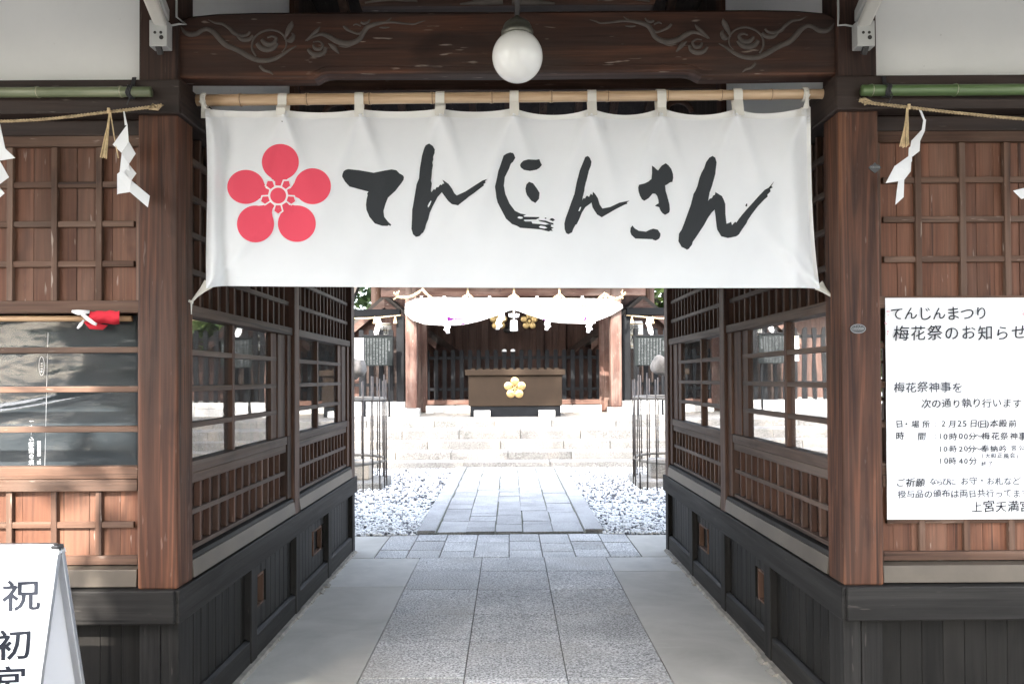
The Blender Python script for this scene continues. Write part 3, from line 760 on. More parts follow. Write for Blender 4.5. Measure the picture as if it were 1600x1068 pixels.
# ================================================================== banner and its pole
YB = 3.37
tabs_x = [443, 563, 688, 803, 924, 1033, 1151]
top_tab = [(318, 170), (443, 172), (563, 171), (688, 170), (803, 169), (924, 169), (1033, 168), (1151, 169), (1264, 167)]
sagd = [3.5, 5, 4.5, 6, 11.5, 12, 12, 10]
def top_y(x):
    for k, ((a, ya), (b, yb)) in enumerate(zip(top_tab[:-1], top_tab[1:])):
        if a <= x <= b:
            t = (x - a) / (b - a)
            s_ = 4 * t * (1 - t)
            if k == 7: s_ = math.sin(math.pi * t ** 0.75)
            return ya + (yb - ya) * t + sagd[k] * s_ ** 0.85
    return top_tab[0][1] if x < 318 else top_tab[-1][1]
def bot_y(x):
    t = (x - 325) / 957.0
    y = 446.5 + 3.0 * t + 1.5 * math.sin(3.1 * t)
    if x < 350: y += 3.5 * ((350 - x) / 25) ** 1.4
    return y + (1.6 * ((x - 1255) / 25) ** 1.5 if x > 1255 else 0)
def left_x(v): return 320.5 + 3.5 * v + 2.0 * math.sin(v * 5)
def right_x(v): return 1266 + 2.0 * v + 12.5 * v ** 3.2
def fold(x, y):
    """cloth relief towards the viewer, metres"""
    d = 0.0
    for k, tx in enumerate([320] + tabs_x + [1258]):
        dx, dy = x - tx, y - 168
        if dy < 0: continue
        for sl, am in ((-0.34, .010), (0.30, .011), (0.02, .006)):
            wdt = 6 + 0.085 * dy
            d += am * math.exp(-((dx - sl * dy) / wdt) ** 2) * math.exp(-dy / 95.0) * min(1, dy / 12.0)
    d += 0.012 * mnoise.noise(Vector((x * .006, y * .004, 3.1))) + 0.0045 * mnoise.noise(Vector((x * .018 + y * .006, y * .006, 7.7))) + 0.0022 * mnoise.noise(Vector((x * .05 + y * .03, y * .035, 1.7))) * math.exp(-max(0, y - 170) / 110.0)
    for tx, sx_ in ((324, 1), (1280, -1)):
        dx, dy = (x - tx) * sx_, 448 - y
        if dx > -5 and dy > -5:
            for sl in (0.35, 0.9): d += 0.009 * math.exp(-((dx - sl * dy) / (5 + .12 * dy)) ** 2) * math.exp(-dy / 70.0)
    d += 0.010 * math.exp(-((x - 334) / 9) ** 2) * min(1, max(0, (y - 175) / 50)) - 0.008 * math.exp(-((x - 352) / 12) ** 2)
    d += 0.008 * math.exp(-((x - 1240) / 14 - (y - 300) * .002) ** 2) * min(1, max(0, (y - 190) / 60))
    return d * 2.6
BAN = thing('entrance_banner', 'wide white cloth banner with red plum blossom and black brush writing hung across the passage', 'banner', (0, YB, 2.2))
def cloth_pt(x, y, off=0.0): return P(x, y, YB - fold(x, y) - off)
mb = MB(); NX, NY = 230, 70
for j in range(NY + 1):
    v = j / NY
    for i in range(NX + 1):
        u = i / NX
        xl, xr = left_x(v), right_x(v); x = xl + (xr - xl) * u
        yt, yb_ = top_y(x), bot_y(x)
        mb.V.append(tuple(cloth_pt(x, yt + (yb_ - yt) * v)))
mb.R = [0.5] * len(mb.V)
for j in range(NY):
    for i in range(NX):
        a = j * (NX + 1) + i; mb.F.append((a, a + 1, a + NX + 2, a + NX + 1)); mb.M.append(0)
BCL = cloth('banner_cloth', (0.91, 0.925, 0.94), 0.34)
mb.build('cloth', BCL, BAN, smooth=True)
mb = MB(); vs = []; fs = []                          # hem along the top edge and seams down the sides
for i in range(NX + 1):
    x = 320.5 + (1265.5 - 320.5) * i / NX
    vs += [cloth_pt(x, top_y(x) - .6, .002), cloth_pt(x, top_y(x) * .55 + 184.5 * .45 + 5, .0025)]
fs = [(2 * i, 2 * i + 2, 2 * i + 3, 2 * i + 1) for i in range(NX)]
mb.add(vs, fs)
vs = []
for j in range(61):
    v = j / 60; x = right_x(v); y = top_y(1262) + (bot_y(x) - top_y(1262)) * v; vs += [cloth_pt(x + .5, y, .002), cloth_pt(x - 5.5, y, .0025)]
mb.add(vs, [(2 * i, 2 * i + 1, 2 * i + 3, 2 * i + 2) for i in range(60)])
mb.build('hem', cloth('hem_cloth', (0.82, 0.82, 0.80), 0.1), BAN, smooth=True)
def pole_y(x): return 157 - (x - 308) * 10.0 / 985
TABM = cloth('tab_tape', (0.74, 0.72, 0.66), 0.1)
for tx in tabs_x:
    yt = top_y(tx); hw = 7.0; c = P(tx, pole_y(tx), YB)
    mb = MB(); prof = [(0.017, -0.02)]
    pts = [(YB - fold(tx, 186) - .004, P(tx, 186, YB).z), (YB - fold(tx, yt + 4) - .004, P(tx, yt + 2, YB).z), (YB - .026, c.z - .03)]
    pts += [(YB - .0265 * math.cos(t), c.z + .0265 * math.sin(t)) for t in [i * math.pi / 8 for i in range(9)]]
    pts += [(YB + .012, c.z - .04), (YB + .004, P(tx, yt + 4, YB).z)]
    x0_, x1_ = P(tx - hw, 170, YB).x, P(tx + hw, 170, YB).x
    lean = rnd.uniform(-.003, .003); vs = []
    for k, (yy_, zz) in enumerate(pts):
        vs += [(x0_ + lean * k / 6, yy_, zz), (x1_ + lean * k / 6, yy_, zz)]
    mb.add(vs, [(2 * i, 2 * i + 1, 2 * i + 3, 2 * i + 2) for i in range(len(pts) - 1)])
    mb.build('tab', TABM, BAN, normals=False)
for (tx, hx) in ((320, 320), (1257, 1257)):
    c = P(hx, pole_y(hx), YB); mb = MB()
    for k in range(3):
        o_ = (k - 1) * .007
        mb.tube([(c.x + o_ + .0275 * 0, YB - .0265 * math.cos(t), c.z + .0265 * math.sin(t)) for t in [i * math.pi / 6 for i in range(13)]], .0045, 6)
    e = P(tx + (2 if tx < 800 else 0), top_y(tx) + 6, YB)
    mb.tube([(c.x, YB - .028, c.z - .012), (c.x + .002, YB - .03, c.z - .028)], [.016, .005], 8, flat=.4)
    mb.tube([(c.x + .002, YB - .03, c.z - .026), (e.x, YB - .012, e.z)], [.005, .017], 8, flat=.3)
    pa = [P(tx - 6, top_y(tx) - 1, YB - .012), P(tx + 8, top_y(tx) - 1, YB - .012), P(tx + 8, top_y(tx) + 14, YB - .014), P(tx - 6, top_y(tx) + 14, YB - .014)]
    mb.prism(pa, (0, .003, 0))
    mb.build('corner_tie', TABM, BAN)
for (x, y, q) in ((326, 446, [(326, 443), (316, 453), (306, 463), (299, 472)]), (1280, 449, [(1279, 445), (1288, 453), (1296, 460), (1303, 465)])):
    mb = MB(); pts = [P(a, b, YB - .006) for a, b in q]
    mb.tube(pts, [.024, .013, .007, .004], 8, flat=.35)
    mb.tube([pts[-1] + Vector((-.008, -.004, .006)), pts[-1] + Vector((.008, -.006, -.004))], .006, 6)
    mb.tube([pts[-1], pts[-1] + Vector((-.004 if x < 800 else .004, .01, -.05))], [.004, .002], 6)
    mb.build('corner_tie', TABM, BAN)
mb = MB(); c = P(441.5, 188, YB - .03); mb.lathe([(.002, .009), (.004, .002), (.0055, -.004), (.004, -.008)], c, 10); mb.tube([c + Vector((0, .01, .004)), c + Vector((0, .0, .012))], .002, 5); mb.build('pin', simple('black_cord', (0.02, 0.02, 0.022), 0.6), BAN)
def cloth_shape(mb, poly, off, mi=0, cut=9.0):
    bm = bmesh.new()
    f = bm.faces.new([bm.verts.new((x, -y, 0)) for x, y in poly])
    bmesh.ops.triangulate(bm, faces=bm.faces[:])
    xs_ = [p[0] for p in poly]; ys_ = [p[1] for p in poly]
    t = math.ceil(min(xs_) / cut) * cut
    while t < max(xs_):
        bmesh.ops.bisect_plane(bm, geom=bm.verts[:] + bm.edges[:] + bm.faces[:], plane_co=(t, 0, 0), plane_no=(1, 0, 0)); t += cut
    t = math.ceil(min(ys_) / cut) * cut
    while t < max(ys_):
        bmesh.ops.bisect_plane(bm, geom=bm.verts[:] + bm.edges[:] + bm.faces[:], plane_co=(0, -t, 0), plane_no=(0, 1, 0)); t += cut
    bm.verts.index_update()
    mb.add([cloth_pt(v.co.x, -v.co.y, off) for v in bm.verts], [[v.index for v in f.verts] for f in bm.faces], mi); bm.free()
C5 = lambda l: [(340 + x / 5.333, 200 + y / 5.333) for x, y in l]
C6 = lambda l: [(620 + x / 5.333, 200 + y / 5.333) for x, y in l]
C7 = lambda l: [(900 + x / 4.848, 200 + y / 4.848) for x, y in l]
g_te = C5([(1040,385),(1050,360),(1068,348),(1090,343),(1180,352),(1300,373),(1390,355),(1450,345),(1490,352),(1515,378),(1545,395),(1553,410),(1550,430),(1535,455),(1480,525),(1420,580),(1400,630),(1382,690),(1388,740),(1420,780),(1447,805),(1440,816),(1425,808),(1415,816),(1370,815),(1310,795),(1265,740),(1240,680),(1236,640),(1242,590),(1250,560),(1246,545),(1257,530),(1180,510),(1100,488),(1075,462),(1060,445),(1038,405)])
g_n1 = C6([(240,145),(255,136),(270,130),(300,150),(317,180),(314,210),(303,240),(304,262),(297,290),(301,312),(293,350),(290,400),(285,440),(292,462),(284,520),(288,535),(310,508),(318,515),(332,492),(345,494),(362,470),(372,476),(384,462),(395,465),(380,430),(430,465),(460,505),(480,545),(500,562),(570,530),(640,485),(715,437),(752,426),(735,445),(740,455),(722,468),(726,478),(640,545),(600,572),(580,590),(530,628),(510,645),(490,640),(460,635),(430,610),(400,570),(375,535),(340,575),(300,650),(275,705),(262,760),(245,800),(235,840),(220,870),(205,882),(190,900),(160,907),(135,885),(122,840),(126,760),(128,680),(133,660),(145,590),(165,470),(185,420),(193,330),(210,230),(228,170)])
g_ji = C6([(890,230),(915,214),(945,204),(970,210),(980,228),(987,250),(968,282),(950,298),(935,340),(900,410),(892,480),(905,550),(940,630),(985,690),(1030,712),(1078,722),(1055,732),(1062,739),(1188,742),(1186,750),(1160,762),(1062,764),(1058,770),(1070,778),(1122,778),(1130,795),(1190,800),(1240,806),(1265,800),(1290,806),(1282,820),(1308,832),(1288,840),(1300,858),(1280,855),(1268,862),(1200,845),(1110,837),(1030,832),(1000,815),(960,800),(910,755),(860,660),(840,620),(830,580),(824,530),(818,490),(838,400),(845,360),(860,320)])
g_ji2 = C6([(1178,766),(1240,771),(1275,785),(1304,792),(1306,806),(1270,800),(1240,788),(1190,776)])
g_ji3 = C6([(1272,764),(1285,752),(1302,752),(1318,767),(1300,777)])
g_d1 = C6([(1026,310),(1035,292),(1055,273),(1095,262),(1160,265),(1188,260),(1197,285),(1209,308),(1190,332),(1165,348),(1110,358),(1060,350),(1034,330)])
g_d2 = C6([(1102,448),(1135,460),(1165,500),(1190,540),(1185,590),(1155,625),(1120,605),(1085,560),(1076,535),(1072,505),(1080,470)])
g_n2 = C7([(70,220),(90,212),(104,225),(117,255),(113,285),(97,325),(82,390),(75,410),(66,450),(62,480),(52,520),(48,545),(60,528),(66,535),(82,512),(98,522),(112,498),(125,508),(128,482),(145,500),(165,530),(180,580),(200,610),(260,598),(330,565),(405,550),(385,565),(390,573),(370,580),(300,615),(240,650),(195,676),(160,655),(140,625),(125,600),(118,565),(70,600),(45,640),(25,690),(5,730)]) + [(899.4,351),(896,357),(893.8,363),(888,366),(884.5,364),(882.3,358),(881.8,349),(884,340),(888,329.4),(893,315),(897.5,303),(901,285),(906,266)]
g_sa = C7([(575,285),(592,296),(608,312),(622,322),(636,302),(650,285),(680,267),(700,282),(722,310),(735,350),(736,380),(730,408),(712,412),(690,428),(675,435),(680,480),(690,510),(708,580),(711,620),(706,640),(675,658),(655,645),(640,625),(630,600),(598,590),(612,578),(626,570),(624,545),(615,515),(600,498),(580,497),(565,515),(550,532),(517,552),(500,540),(485,515),(474,480),(471,450),(478,430),(520,420),(550,405),(572,385),(576,340)])
g_sa2 = C7([(428,738),(437,750),(445,760),(475,778),(530,785),(555,772),(585,762),(620,770),(640,800),(638,820),(630,838),(605,852),(588,848),(580,842),(450,837),(420,810),(411,785),(414,755)])
g_n3 = C7([(985,260),(1010,225),(1035,212),(1055,225),(1065,260),(1055,350),(1030,440),(1012,490),(1006,525),(1000,552),(1015,535),(1030,530),(1038,512),(1052,506),(1056,485),(1080,500),(1105,515),(1118,540),(1131,575),(1132,650),(1140,725),(1160,718),(1175,710),(1182,735),(1205,710),(1215,716),(1232,690),(1260,655),(1290,620),(1335,570),(1380,520),(1430,468),(1460,452),(1502,402),(1480,440),(1490,450),(1470,462),(1474,480),(1450,505),(1452,520),(1428,540),(1380,590),(1330,655),(1300,700),(1295,715),(1250,780),(1235,805),(1215,820),(1180,828),(1150,833),(1100,820),(1070,770),(1065,740),(1060,700),(1056,660),(1050,618),(1028,640),(1000,680),(970,735),(940,780),(910,825),(885,860),(878,885),(865,900),(855,915),(840,921),(825,912),(800,900),(776,858),(780,800),(800,770),(820,720),(870,580),(890,500),(905,475),(920,440),(935,380),(950,340),(970,305)])
INK = cloth('brush_ink', (0.030, 0.033, 0.036), 0.0, 0.7)
mb = MB()
for g in (g_te, g_n1, g_ji, g_ji2, g_ji3, g_d1, g_d2, g_n2, g_sa, g_sa2, g_n3): cloth_shape(mb, g, 0.0022)
for st in (C7([(1283,588),(1290,572),(1298,574),(1296,592),(1288,596)]), C6([(1232,748),(1244,746),(1248,754),(1236,758)])): cloth_shape(mb, st, 0.0022)
mb.build('brush_writing', INK, BAN, normals=False)
mb = MB()                                             # dry-brush gaps
for st in (C6([(257,650),(268,625),(285,604),(288,612),(274,645),(262,664)]), C6([(1005,745),(1018,736),(1045,740),(1052,750),(1035,757),(1012,752)]), C6([(1182,822),(1200,814),(1235,820),(1255,832),(1230,838),(1195,832)]), C7([(18,630),(28,603),(38,596),(38,606),(28,628)]), C7([(1212,700),(1224,676),(1236,672),(1232,690),(1218,708)])):
    cloth_shape(mb, st, 0.0032)
mb.build('brush_gap', BCL, BAN, normals=False)
# plum blossom crest
RED = cloth('banner_red', (0.74, 0.085, 0.130), 0.12, 0.8)
WHT = cloth('crest_white', (0.82, 0.80, 0.80), 0.1, 0.9)
cc = (434.6, 305.6)
pet = [(438.0, 253.2, 28.9, 28.2), (384.2, 292.0, 29.2, 26.6), (488.3, 291.0, 28.7, 28.1), (399.2, 349.8, 29.0, 28.8), (463.8, 349.4, 29.6, 28.5)]
mb = MB()
for (px_, py_, rx_, ry_) in pet:
    a0 = math.atan2(cc[1] - py_, cc[0] - px_); poly = []
    for i in range(41):
        t = a0 + math.radians(28) + math.radians(304) * i / 40; poly.append((px_ + rx_ * math.cos(t), py_ + ry_ * math.sin(t)))
    ux, uy = -math.cos(a0), -math.sin(a0); nx_, ny_ = -uy, ux
    d0 = math.hypot(px_ - cc[0], py_ - cc[1]); q1, q2 = [], []
    for rr, ww in ((d0 - 30.0, 9.0), (22, 6.2), (15.6, 5.4)):
        q1.append((cc[0] + ux * rr + nx_ * ww, cc[1] + uy * rr + ny_ * ww)); q2.append((cc[0] + ux * rr - nx_ * ww, cc[1] + uy * rr - ny_ * ww))
    d_ = lambda p: (p[0] - poly[-1][0]) ** 2 + (p[1] - poly[-1][1]) ** 2
    if d_(q1[0]) > d_(q2[0]): q1, q2 = q2, q1
    cloth_shape(mb, poly + q1 + q2[::-1], 0.0022)
for k in range(5):                                     # stamens between petals
    a = math.radians(90 + 72 * k)                      # downwards first, y down
    ux, uy = math.cos(a), math.sin(a); nx_, ny_ = -uy, ux
    pt = lambda r_, w_: (cc[0] + ux * r_ + nx_ * w_, cc[1] + uy * r_ + ny_ * w_)
    cloth_shape(mb, [pt(15.2, -3.6), pt(23.6, -6.0), pt(28.2, 0), pt(23.6, 6.0), pt(15.2, 3.6)], 0.0036)
circ = lambda r_, n_=36: [(cc[0] + r_ * math.cos(2 * math.pi * i / n_), cc[1] + r_ * math.sin(2 * math.pi * i / n_)) for i in range(n_)]
cloth_shape(mb, circ(12.4), 0.0040)
EMB = mb.build('plum_crest', RED, BAN, normals=False)
mb = MB()
for k in range(5):
    a = math.radians(90 + 72 * k); ux, uy = math.cos(a), math.sin(a); nx_, ny_ = -uy, ux
    pt = lambda r_, w_: (cc[0] + ux * r_ + nx_ * w_, cc[1] + uy * r_ + ny_ * w_)
    cloth_shape(mb, [pt(13.5, -5.6), pt(24.6, -8.6), pt(31.0, 0), pt(24.6, 8.6), pt(13.5, 5.6)], 0.0029)
cloth_shape(mb, circ(15.6), 0.0033)
mb.build('crest_outline', WHT, EMB, normals=False)

def bamboo(mb, a, b_, r0, r1, nodes, mi=0, mi_node=1):
    a, b_ = Vector(a), Vector(b_); L_ = (b_ - a).length
    ts = {0.0: 1.0, 1.0: 1.0}
    for t in nodes:
        e = .006 / L_
        for dt, k in ((-2.2 * e, 1.0), (-1.0 * e, 1.09), (-.3 * e, 1.12), (0.0, .97), (.35 * e, 1.09), (1.3 * e, 1.0)): ts[t + dt] = k
    tt = sorted(t for t in ts if 0 <= t <= 1)
    mb.tube([a.lerp(b_, t) for t in tt], [(r0 + (r1 - r0) * t) * ts[t] for t in tt], 18, mi)
    for t in nodes:
        e = .0014 / L_; c = (r0 + (r1 - r0) * t)
        mb.tube([a.lerp(b_, t - e * 2.2), a.lerp(b_, t - e), a.lerp(b_, t + e)], [c * 1.09, c * 1.13, c * 1.05], 18, mi_node, cap=False)
BAM_Y = bamboo_mat('dry_bamboo', (0.33, 0.205, 0.11), (0.48, 0.335, 0.205), (0.60, 0.45, 0.30))
BAM_N = simple('bamboo_node', (0.17, 0.11, 0.065), 0.7, var=0.35, scale=60)
BAM_G = bamboo_mat('green_bamboo', (0.058, 0.098, 0.036), (0.088, 0.145, 0.054), (0.18, 0.24, 0.12))
BAM_G2 = bamboo_mat('faded_bamboo', (0.075, 0.105, 0.050), (0.15, 0.175, 0.098), (0.27, 0.275, 0.185))
BAM_GN = simple('green_node', (0.34, 0.33, 0.24), 0.7, var=0.3, scale=60)
mb = MB(); a, b_ = P(308, 157, YB), P(1294, 147, YB)
bamboo(mb, a, b_, .0245, .0205, [(x - 308) / 986 for x in (377, 481, 578, 676, 769, 862, 950, 1043, 1127, 1205, 1288)])
tag(mb.build('bamboo_pole', [BAM_Y, BAM_N], None, smooth=True), 'long dry yellow bamboo pole carrying the white entrance banner', 'bamboo pole')
YG = YF - 0.052
mb = MB(); bamboo(mb, P(-420, 146.5, YG), P(236, 143.5, YG), .0205, .0205, [(x + 420) / 656.0 for x in (-330, -190, -65, 60, 190)])
BG1 = tag(mb.build('bamboo_pole', [BAM_G2, BAM_GN], None, smooth=True), 'faded grey green bamboo pole tied to the beam left of the banner', 'bamboo pole', 'green bamboo poles on the beams')
mb = MB(); bamboo(mb, P(1347, 141.5, YG), P(2000, 138, YG), .0225, .0225, [(x - 1347) / 653.0 for x in (1362, 1493, 1640, 1790, 1930)])
BG2 = tag(mb.build('bamboo_pole', [BAM_G, BAM_GN], None, smooth=True), 'fresh green bamboo pole tied to the beam right of the banner', 'bamboo pole', 'green bamboo poles on the beams')
for px_, py_, o in ((205, 144, BG1), (1385, 141.5, BG2)):
    mb = MB(); c = P(px_, py_, YG)
    for k in range(3):
        mb.tube([(c.x + (k - 1) * .007 + .004 * math.sin(3 * t), c.y - .0255 * math.cos(t), c.z + .0255 * math.sin(t)) for t in [i * math.pi / 8 for i in range(17)]], .0034, 6)
    mb.prism([(c.x - .008, YF - .027, c.z + .07), (c.x + .008, YF - .027, c.z + .07), (c.x + .008, YF - .05, c.z + .012), (c.x - .008, YF - .05, c.z + .012)], (0, .004, 0))
    mb.tube([(c.x, c.y - .026, c.z), (c.x + .01, c.y - .03, c.z - .03), (c.x - .005, c.y - .026, c.z - .06)], .0022, 5)
    mb.build('tie_cord', simple('black_cord', (0.02, 0.02, 0.022), 0.6), o)

# ------------------------------------------------------------------ straw ropes, tassels, paper streamers on the wings
STRAW = simple('straw', (0.40, 0.305, 0.18), 0.8, var=0.4, scale=55, bmp=0.4, bscale=120)
PAPER = cloth('white_paper', (0.80, 0.81, 0.82), 0.2, 0.8)
def rope(mb, pts, r, pitch):
    pts = [Vector(p) for p in pts]; L_ = 0; out = ([], [])
    for i, p in enumerate(pts):
        if i: L_ += (p - pts[i - 1]).length
        t = (pts[min(i + 1, len(pts) - 1)] - pts[max(i - 1, 0)]).normalized()
        u_ = t.cross(Vector((0, 1, 0))).normalized(); w_ = t.cross(u_)
        ph = 2 * math.pi * L_ / pitch
        for k in (0, 1):
            q = ph + k * math.pi; out[k].append(p + (u_ * math.cos(q) + w_ * math.sin(q)) * r * .5)
    for o_ in out: mb.tube(o_, r * .58, 6)
def curve_pts(q, Y, n):
    sp = smooth_path(q, n); return [P(x, y, Y) for x, y in sp]
YR = YF - 0.06
mb = MB(); rope(mb, curve_pts([(252, 164), (238, 167), (170, 175), (60, 187), (-60, 190), (-200, 186)], YR, 60), .0068, .026)
mb.tube([P(252, 164, YR), P(246, 171, YR - .005), P(234, 170, YR - .01), P(240, 163, YR)], .006, 6); mb.tube([P(250, 164, YR), P(256, 165, YF - .02)], .003, 5)
tag(mb.build('straw_rope', STRAW, None, smooth=True), 'thin straw rope sagging across the left wing below the faded bamboo', 'rope', 'straw ropes on the gate wings')
mb = MB(); rope(mb, curve_pts([(1343, 157), (1360, 161), (1420, 168), (1500, 177), (1600, 186), (1720, 190), (1850, 184)], YR, 60), .0068, .026)
mb.tube([P(1343, 157, YR), P(1350, 154, YR - .005), P(1362, 159, YR - .01), P(1350, 163, YR)], .006, 6); mb.tube([P(1345, 156, YR), P(1344, 153, YF - .02)], .003, 5)
tag(mb.build('straw_rope', STRAW, None, smooth=True), 'thin straw rope sagging across the right wing below the fresh green bamboo', 'rope', 'straw ropes on the gate wings')
STR2 = simple('pale_straw', (0.55, 0.42, 0.24), 0.75, var=0.3, scale=40)
for tx, ty, ends, lab in ((172, 175, [(157, 246), (160, 247), (163, 247), (166, 248), (161.5, 245), (164, 246), (185, 247)], 'bunch of straw stalks hanging from the rope on the left wing'),
                          (1418, 169, [(1406, 229), (1409, 229), (1413, 230), (1416, 230), (1411, 231), (1418, 228), (1419.5, 226)], 'bunch of straw stalks hanging from the rope on the right wing')):
    mb = MB()
    for k, (ex, ey) in enumerate(ends):
        a = P(tx + rnd.uniform(-1.5, 1.5), ty, YR - .01); e = P(ex, ey, YR - .012 + rnd.uniform(-.012, .012))
        mb.tube([a, a.lerp(e, .5) + Vector((rnd.uniform(-.003, .003), 0, 0)), e], [.0020, .0022, .0025], 6)
    a = P(tx, ty - 2, YR - .002); mb.tube([a + Vector((0, -.012, .006)), a + Vector((0, -.012, -.014))], .006, 8)
    tag(mb.build('straw_tassel', STR2, None), lab, 'straw tassel', 'straw tassels on the gate wings')
def streamer(quads, label, group, Y, dy=0.012, name='paper_streamer'):
    mb = MB()
    for k, q in enumerate(quads):
        n_ = len(q); f = [0, 0, dy, dy] if k % 2 == 0 else [dy, dy, 0, 0]
        vs = [P(x, y, Y - f[i % 4] - .001 * k) for i, (x, y) in enumerate(q)]
        mb.prism(vs, (0, .0008, 0))
    return tag(mb.build(name, PAPER, None), label, 'paper streamer', group)
WG = 'zigzag paper streamers on the gate wings'
YS = YF - 0.075
streamer([[(192.5, 174), (194.5, 174), (199, 195), (195, 196)], [(199, 194), (201, 221), (190, 239), (176, 226)], [(201, 221), (212, 240), (201, 257), (190, 240)],
          [(190, 240), (201, 256), (205, 283), (183, 304)], [(201, 256), (213, 271), (205, 282), (195, 268)], [(190, 266), (205, 282), (203, 300), (183, 303), (183, 272)],
          [(204, 281), (234, 306), (231, 324), (203, 300)]], 'white zigzag paper streamer hanging beside the left post of the passage', WG, YS)
streamer([[(-6, 188), (0, 194), (8, 232), (24, 247), (0, 251), (-14, 240)], [(-14, 244), (0, 252), (14, 277), (-1, 288), (-16, 262)], [(-16, 280), (-1, 292), (7, 302), (-1, 309), (-18, 318)]],
         'white zigzag paper streamer further along the left rope, cut by the picture edge', WG, YS)
streamer([[(1436, 172), (1440, 173), (1446, 187), (1443, 189)], [(1443, 186), (1447, 187), (1445, 205), (1440, 204)], [(1440, 203), (1445, 205), (1438, 220), (1422, 232), (1424, 220)], [(1438, 216), (1437, 236), (1419, 250), (1420, 231)],
          [(1425, 240), (1425, 252), (1417, 263), (1400, 258)], [(1424, 250), (1423, 268), (1412, 282), (1384, 286), (1398, 259)], [(1404, 280), (1413, 278), (1412, 308), (1399, 320), (1401, 300)]],
         'white curling paper streamer hanging beside the right post of the passage', WG, YS)
streamer([[(1604, 190), (1608, 190), (1616, 230), (1608, 236)], [(1606, 232), (1620, 236), (1622, 280), (1604, 296)], [(1583, 298), (1606, 292), (1616, 306), (1596, 311)]],
         'white paper streamer at the far end of the right rope, only its tail showing', WG, YS)

# ------------------------------------------------------------------ lamps
YL = 2.95
c = P(808.5, 89, YL); r_ = 39.6 * YL / F_PX
LAMP = thing('globe_lamp', 'unlit white glass globe lamp hanging in front of the carved beam', 'lamp', c)
mb = MB(); mb.lathe([(r_ * math.sin(t), -r_ * math.cos(t)) for t in [0.001 + i * (2.62) / 26 for i in range(27)]], c, 40)
m, nt, b, N, L = newmat('opal_glass'); b.inputs['Base Color'].default_value = (0.72, 0.72, 0.70, 1); b.inputs['Roughness'].default_value = 0.22
b.inputs['Subsurface Weight'].default_value = 0.35; b.inputs['Subsurface Radius'].default_value = (.06, .06, .05)
mb.build('globe', m, LAMP, smooth=True)
zt_ = r_ * .87; k = r_ / 39.6
mb = MB(); mb.lathe([(24 * k, zt_ - 2 * k), (25 * k, zt_), (25 * k, zt_ + 6 * k), (22.5 * k, zt_ + 7 * k), (22.5 * k, zt_ + 12 * k), (20 * k, zt_ + 17 * k), (14 * k, zt_ + 22 * k), (7 * k, zt_ + 25 * k), (4 * k, zt_ + 30 * k)], c, 32)
mb.build('lamp_cap', simple('aged_bronze', (0.13, 0.13, 0.11), 0.45, 0.7, 0.3, 25), LAMP, smooth=True)
mb = MB(); mb.tube([c + Vector((0, 0, zt_ + 26 * k)), (c.x, c.y, ROOF(YL) - .02)], 4.2 * k, 10)
mb.build('hanging_rod', simple('dark_metal', (0.045, 0.043, 0.042), 0.5, 0.6), LAMP, smooth=True)
GREYM = simple('lamp_grey', (0.42, 0.43, 0.42), 0.45, var=0.08)
DIFF = simple('lamp_diffuser', (0.60, 0.59, 0.54), 0.35, var=0.08)
for s, (ax, ay), (bx_, by_), lab in ((-1, (251, 37), (213, -60), 'grey fluorescent lamp on the upper left post, tilted up towards the eaves'), (1, (1349, 38), (1394, -60), 'grey fluorescent lamp on the upper right post, tilted up towards the eaves')):
    yA = YF - .03; base = P(ax, ay + 18, yA)
    T = thing('tube_lamp', lab, 'lamp', base, 'fluorescent lamps on the posts')
    mb = MB(); wv = 14 * yA / F_PX
    q0, q1 = P(ax, ay - 2, yA), P(ax, 76, yA)
    mb.box(q0.x - wv, q0.x + wv, YF - .001, YF - .055, q1.z, q0.z); mb.build('bracket', GREYM, T, bevel=0.004)
    A, B = P(ax, ay, yA), P(bx_, by_, YF - .62)
    d = (B - A).normalized(); sd = d.cross(Vector((0, 0, 1))).normalized(); up = sd.cross(d).normalized()
    def pr(o_, w0, h0, h1): return [o_ + sd * w0 + up * h0, o_ - sd * w0 + up * h0, o_ - sd * w0 + up * h1, o_ + sd * w0 + up * h1]
    mb = MB(); mb.hexa(pr(A, .034, .012, .06), pr(B, .034, .012, .06)); mb.build('housing', GREYM, T, bevel=0.004)
    mb = MB(); mb.hexa(pr(A + d * .02, .026, -.018, .0115), pr(B - d * .02, .026, -.018, .0115)); mb.build('diffuser', DIFF, T, bevel=0.01)
    mb = MB(); qx = q0.x - wv * .2
    for dx_, dz_, rr in ((-.012, .075, .006), (.012, .075, .006), (.014, .055, .009)): mb.tube([(q0.x + dx_, YF - .0552, q1.z + dz_ - .02), (q0.x + dx_, YF - .0565, q1.z + dz_ - .02)], rr, 10)
    mb.tube([(q0.x, YF - .05, q1.z), (q0.x, YF - .03, q1.z - .022)], .013, 10)
    mb.build('screws', simple('dark_metal', (0.045, 0.043, 0.042)), T)
    mb = MB(); e = s * -1
    mb.tube([(q0.x + e * wv, YF - .02, q0.z - .01), (q0.x + e * (wv + .03), YF - .012, q0.z), (q0.x + e * (wv + .06), YF - .012, q0.z - .002), (e * -W, YF - .01, q0.z + .03), (e * -W, YF - .01, 3.3)], .0042, 8)
    mb.build('cable', GREYM, T, smooth=True)

